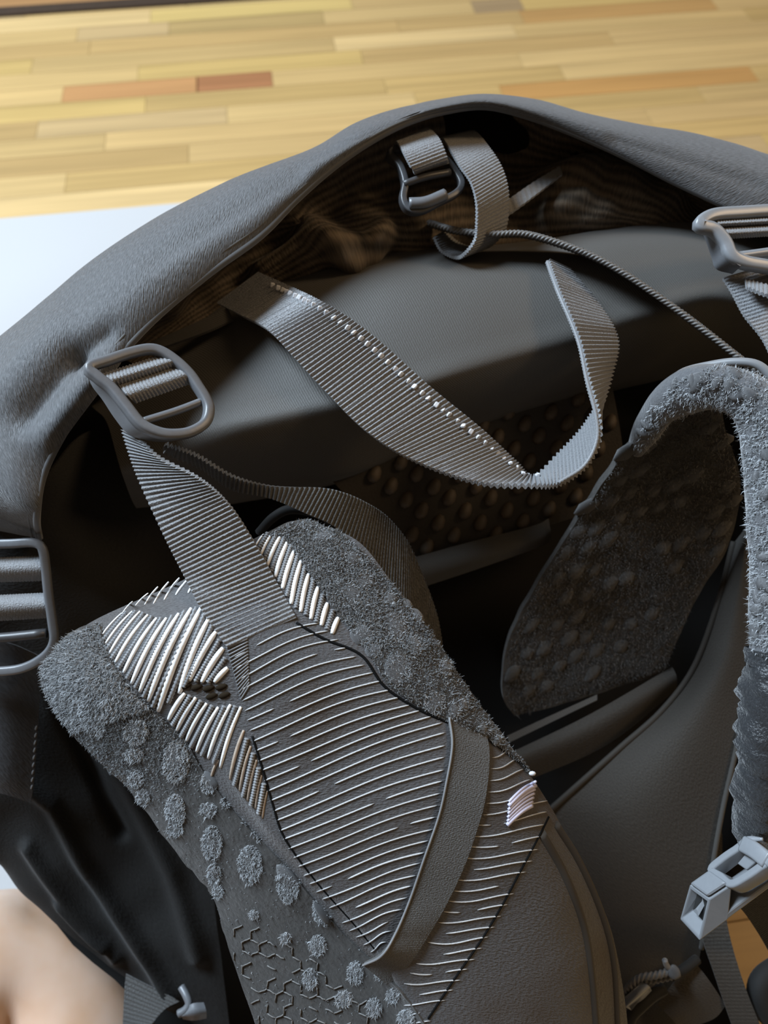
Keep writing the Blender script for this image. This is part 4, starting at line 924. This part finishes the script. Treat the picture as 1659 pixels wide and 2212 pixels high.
tube('lock_cord', [(1452, 2100, 381), (1440, 2085, 379), (1436, 2074, 378)], 0.0014, M['web'], cl, n=24, k=10)
o = inst('cord_knot', dm, Matrix.Translation(Vector(P(1456, 2100, 379))) @ Matrix.Diagonal((0.0032, 0.0034, 0.003, 1)), cl)
tube('black_band', [(1448, 2110, 386), (1480, 2092, 388), (1506, 2072, 392)], 0.0025, M['dark'], cl, n=14)
tube('lock_cord', [(1358, 2225, 388), (1364, 2195, 386), (1385, 2172, 386), (1410, 2150, 388), (1435, 2135, 390)], 0.0030, M['dark'], cl, n=30)

# webbing and hook at the lower left
ribbon('hip_webbing', [(272, 2104, 420), (268, 2150, 417), (264, 2240, 412)], [(388, 2163, 420), (352, 2184, 417), (306, 2240, 412)], M['web_dark'], pack, pitch=0.0018, amp=0.00025)
hk = tube('hook', [(392, 2132, 410), (402, 2150, 407), (408, 2168, 405), (400, 2182, 404), (386, 2190, 404)], 0.0021, M['plastic'], pack, n=24)
slab('hook_plate', grid([[(388, 2186, 405), (415, 2168, 403), (440, 2165, 405)], [(392, 2195, 402), (420, 2188, 401), (446, 2185, 403)], [(395, 2202, 406), (420, 2205, 404), (446, 2200, 406)]], 8, 8), 0.003, M['plastic'], hk)

# ---------------------------------------------------------------- person: bare bent knee beside the backpack
def skinmat():
    m, t, b = nt('bare_skin'); L = t.links.new
    tc = N(t, 'ShaderNodeTexCoord'); no = N(t, 'ShaderNodeTexNoise'); no.inputs['Scale'].default_value = 26; no.inputs['Detail'].default_value = 3; L(tc.outputs['Object'], no.inputs['Vector'])
    rp = N(t, 'ShaderNodeValToRGB'); rp.color_ramp.elements[0].position = 0.3; rp.color_ramp.elements[0].color = (0.60, 0.36, 0.22, 1); rp.color_ramp.elements[1].position = 0.7; rp.color_ramp.elements[1].color = (0.72, 0.52, 0.40, 1)
    L(no.outputs[0], rp.inputs[0]); L(rp.outputs[0], b.inputs['Base Color'])
    b.inputs['Roughness'].default_value = 0.5; b.inputs['Subsurface Weight'].default_value = 0.15; b.inputs['Subsurface Radius'].default_value = (0.01, 0.004, 0.002); b.inputs['Subsurface Scale'].default_value = 0.5
    return m
M['skin'] = skinmat()
joints = [((-0.36, -0.46, 0.13), 0.085), ((-0.335, -0.28, 0.125), 0.080), ((-0.30, -0.12, 0.11), 0.068), ((-0.262, 0.0, 0.088), 0.060), ((-0.225, 0.035, 0.072), 0.052), ((-0.185, 0.0, 0.060), 0.050), ((-0.165, -0.10, 0.056), 0.050), ((-0.135, -0.24, 0.050), 0.041), ((-0.10, -0.37, 0.044), 0.033), ((-0.08, -0.43, 0.040), 0.034), ((-0.02, -0.47, 0.030), 0.026), ((0.05, -0.49, 0.024), 0.020)]
me = bpy.data.meshes.new('person'); me.from_pydata([j[0] for j in joints], [(i, i + 1) for i in range(len(joints) - 1)], [])
ob = bpy.data.objects.new('person_cage', me); COL.objects.link(ob)
md = ob.modifiers.new('skin', 'SKIN'); me.skin_vertices or None
if not me.skin_vertices:
    bmq = bmesh.new(); bmq.from_mesh(me); bmq.verts.layers.skin.verify(); bmq.to_mesh(me); bmq.free()
for i, j in enumerate(joints):
    sv = me.skin_vertices[0].data[i]; sv.radius = (j[1], j[1]); sv.use_root = (i == 0)
sd = ob.modifiers.new('sub', 'SUBSURF'); sd.levels = 3; sd.render_levels = 3
dg = bpy.context.evaluated_depsgraph_get(); ev = ob.evaluated_get(dg); me2 = bpy.data.meshes.new_from_object(ev); bpy.data.objects.remove(ob)
for v in me2.vertices:   # kneecap, hollows beside it
    for c, r, a in (((-0.250, 0.045, 0.12), 0.030, 0.006), ((-0.205, 0.055, 0.10), 0.016, -0.006), ((-0.23, 0.0, 0.14), 0.018, -0.004)):
        d = (v.co - Vector(c)).length
        if d < r * 2.5: v.co += v.normal * a * math.exp(-(d / r) ** 2)
zmin = min(v.co.z for v in me2.vertices)
for v in me2.vertices:
    v.co.z = max(v.co.z, 0.017)
me2.name = 'person'
person = finish('person', me2, M['skin']); tag(person, 'bare bent knee of a person sitting on the white sheet close to the backpack', 'person')
M['shorts'] = cloth('navy_shorts', (0.02, 0.025, 0.04), (0.035, 0.04, 0.06), rough=0.8)
q = resample(np.array([j[0] for j in joints[:3]]), 30)
V, Fc = sweep(q, circ(0.094, 20), scale=np.linspace(1.02, 0.92, 30)); V[:, 2] = np.maximum(V[:, 2], 0.0165)
V = V[: 20 * 20]; Fc = [f for f in Fc if max(f) < 400 and len(f) == 4] + [tuple(range(20))]
meshobj('shorts_leg', V, Fc, M['shorts'], person)
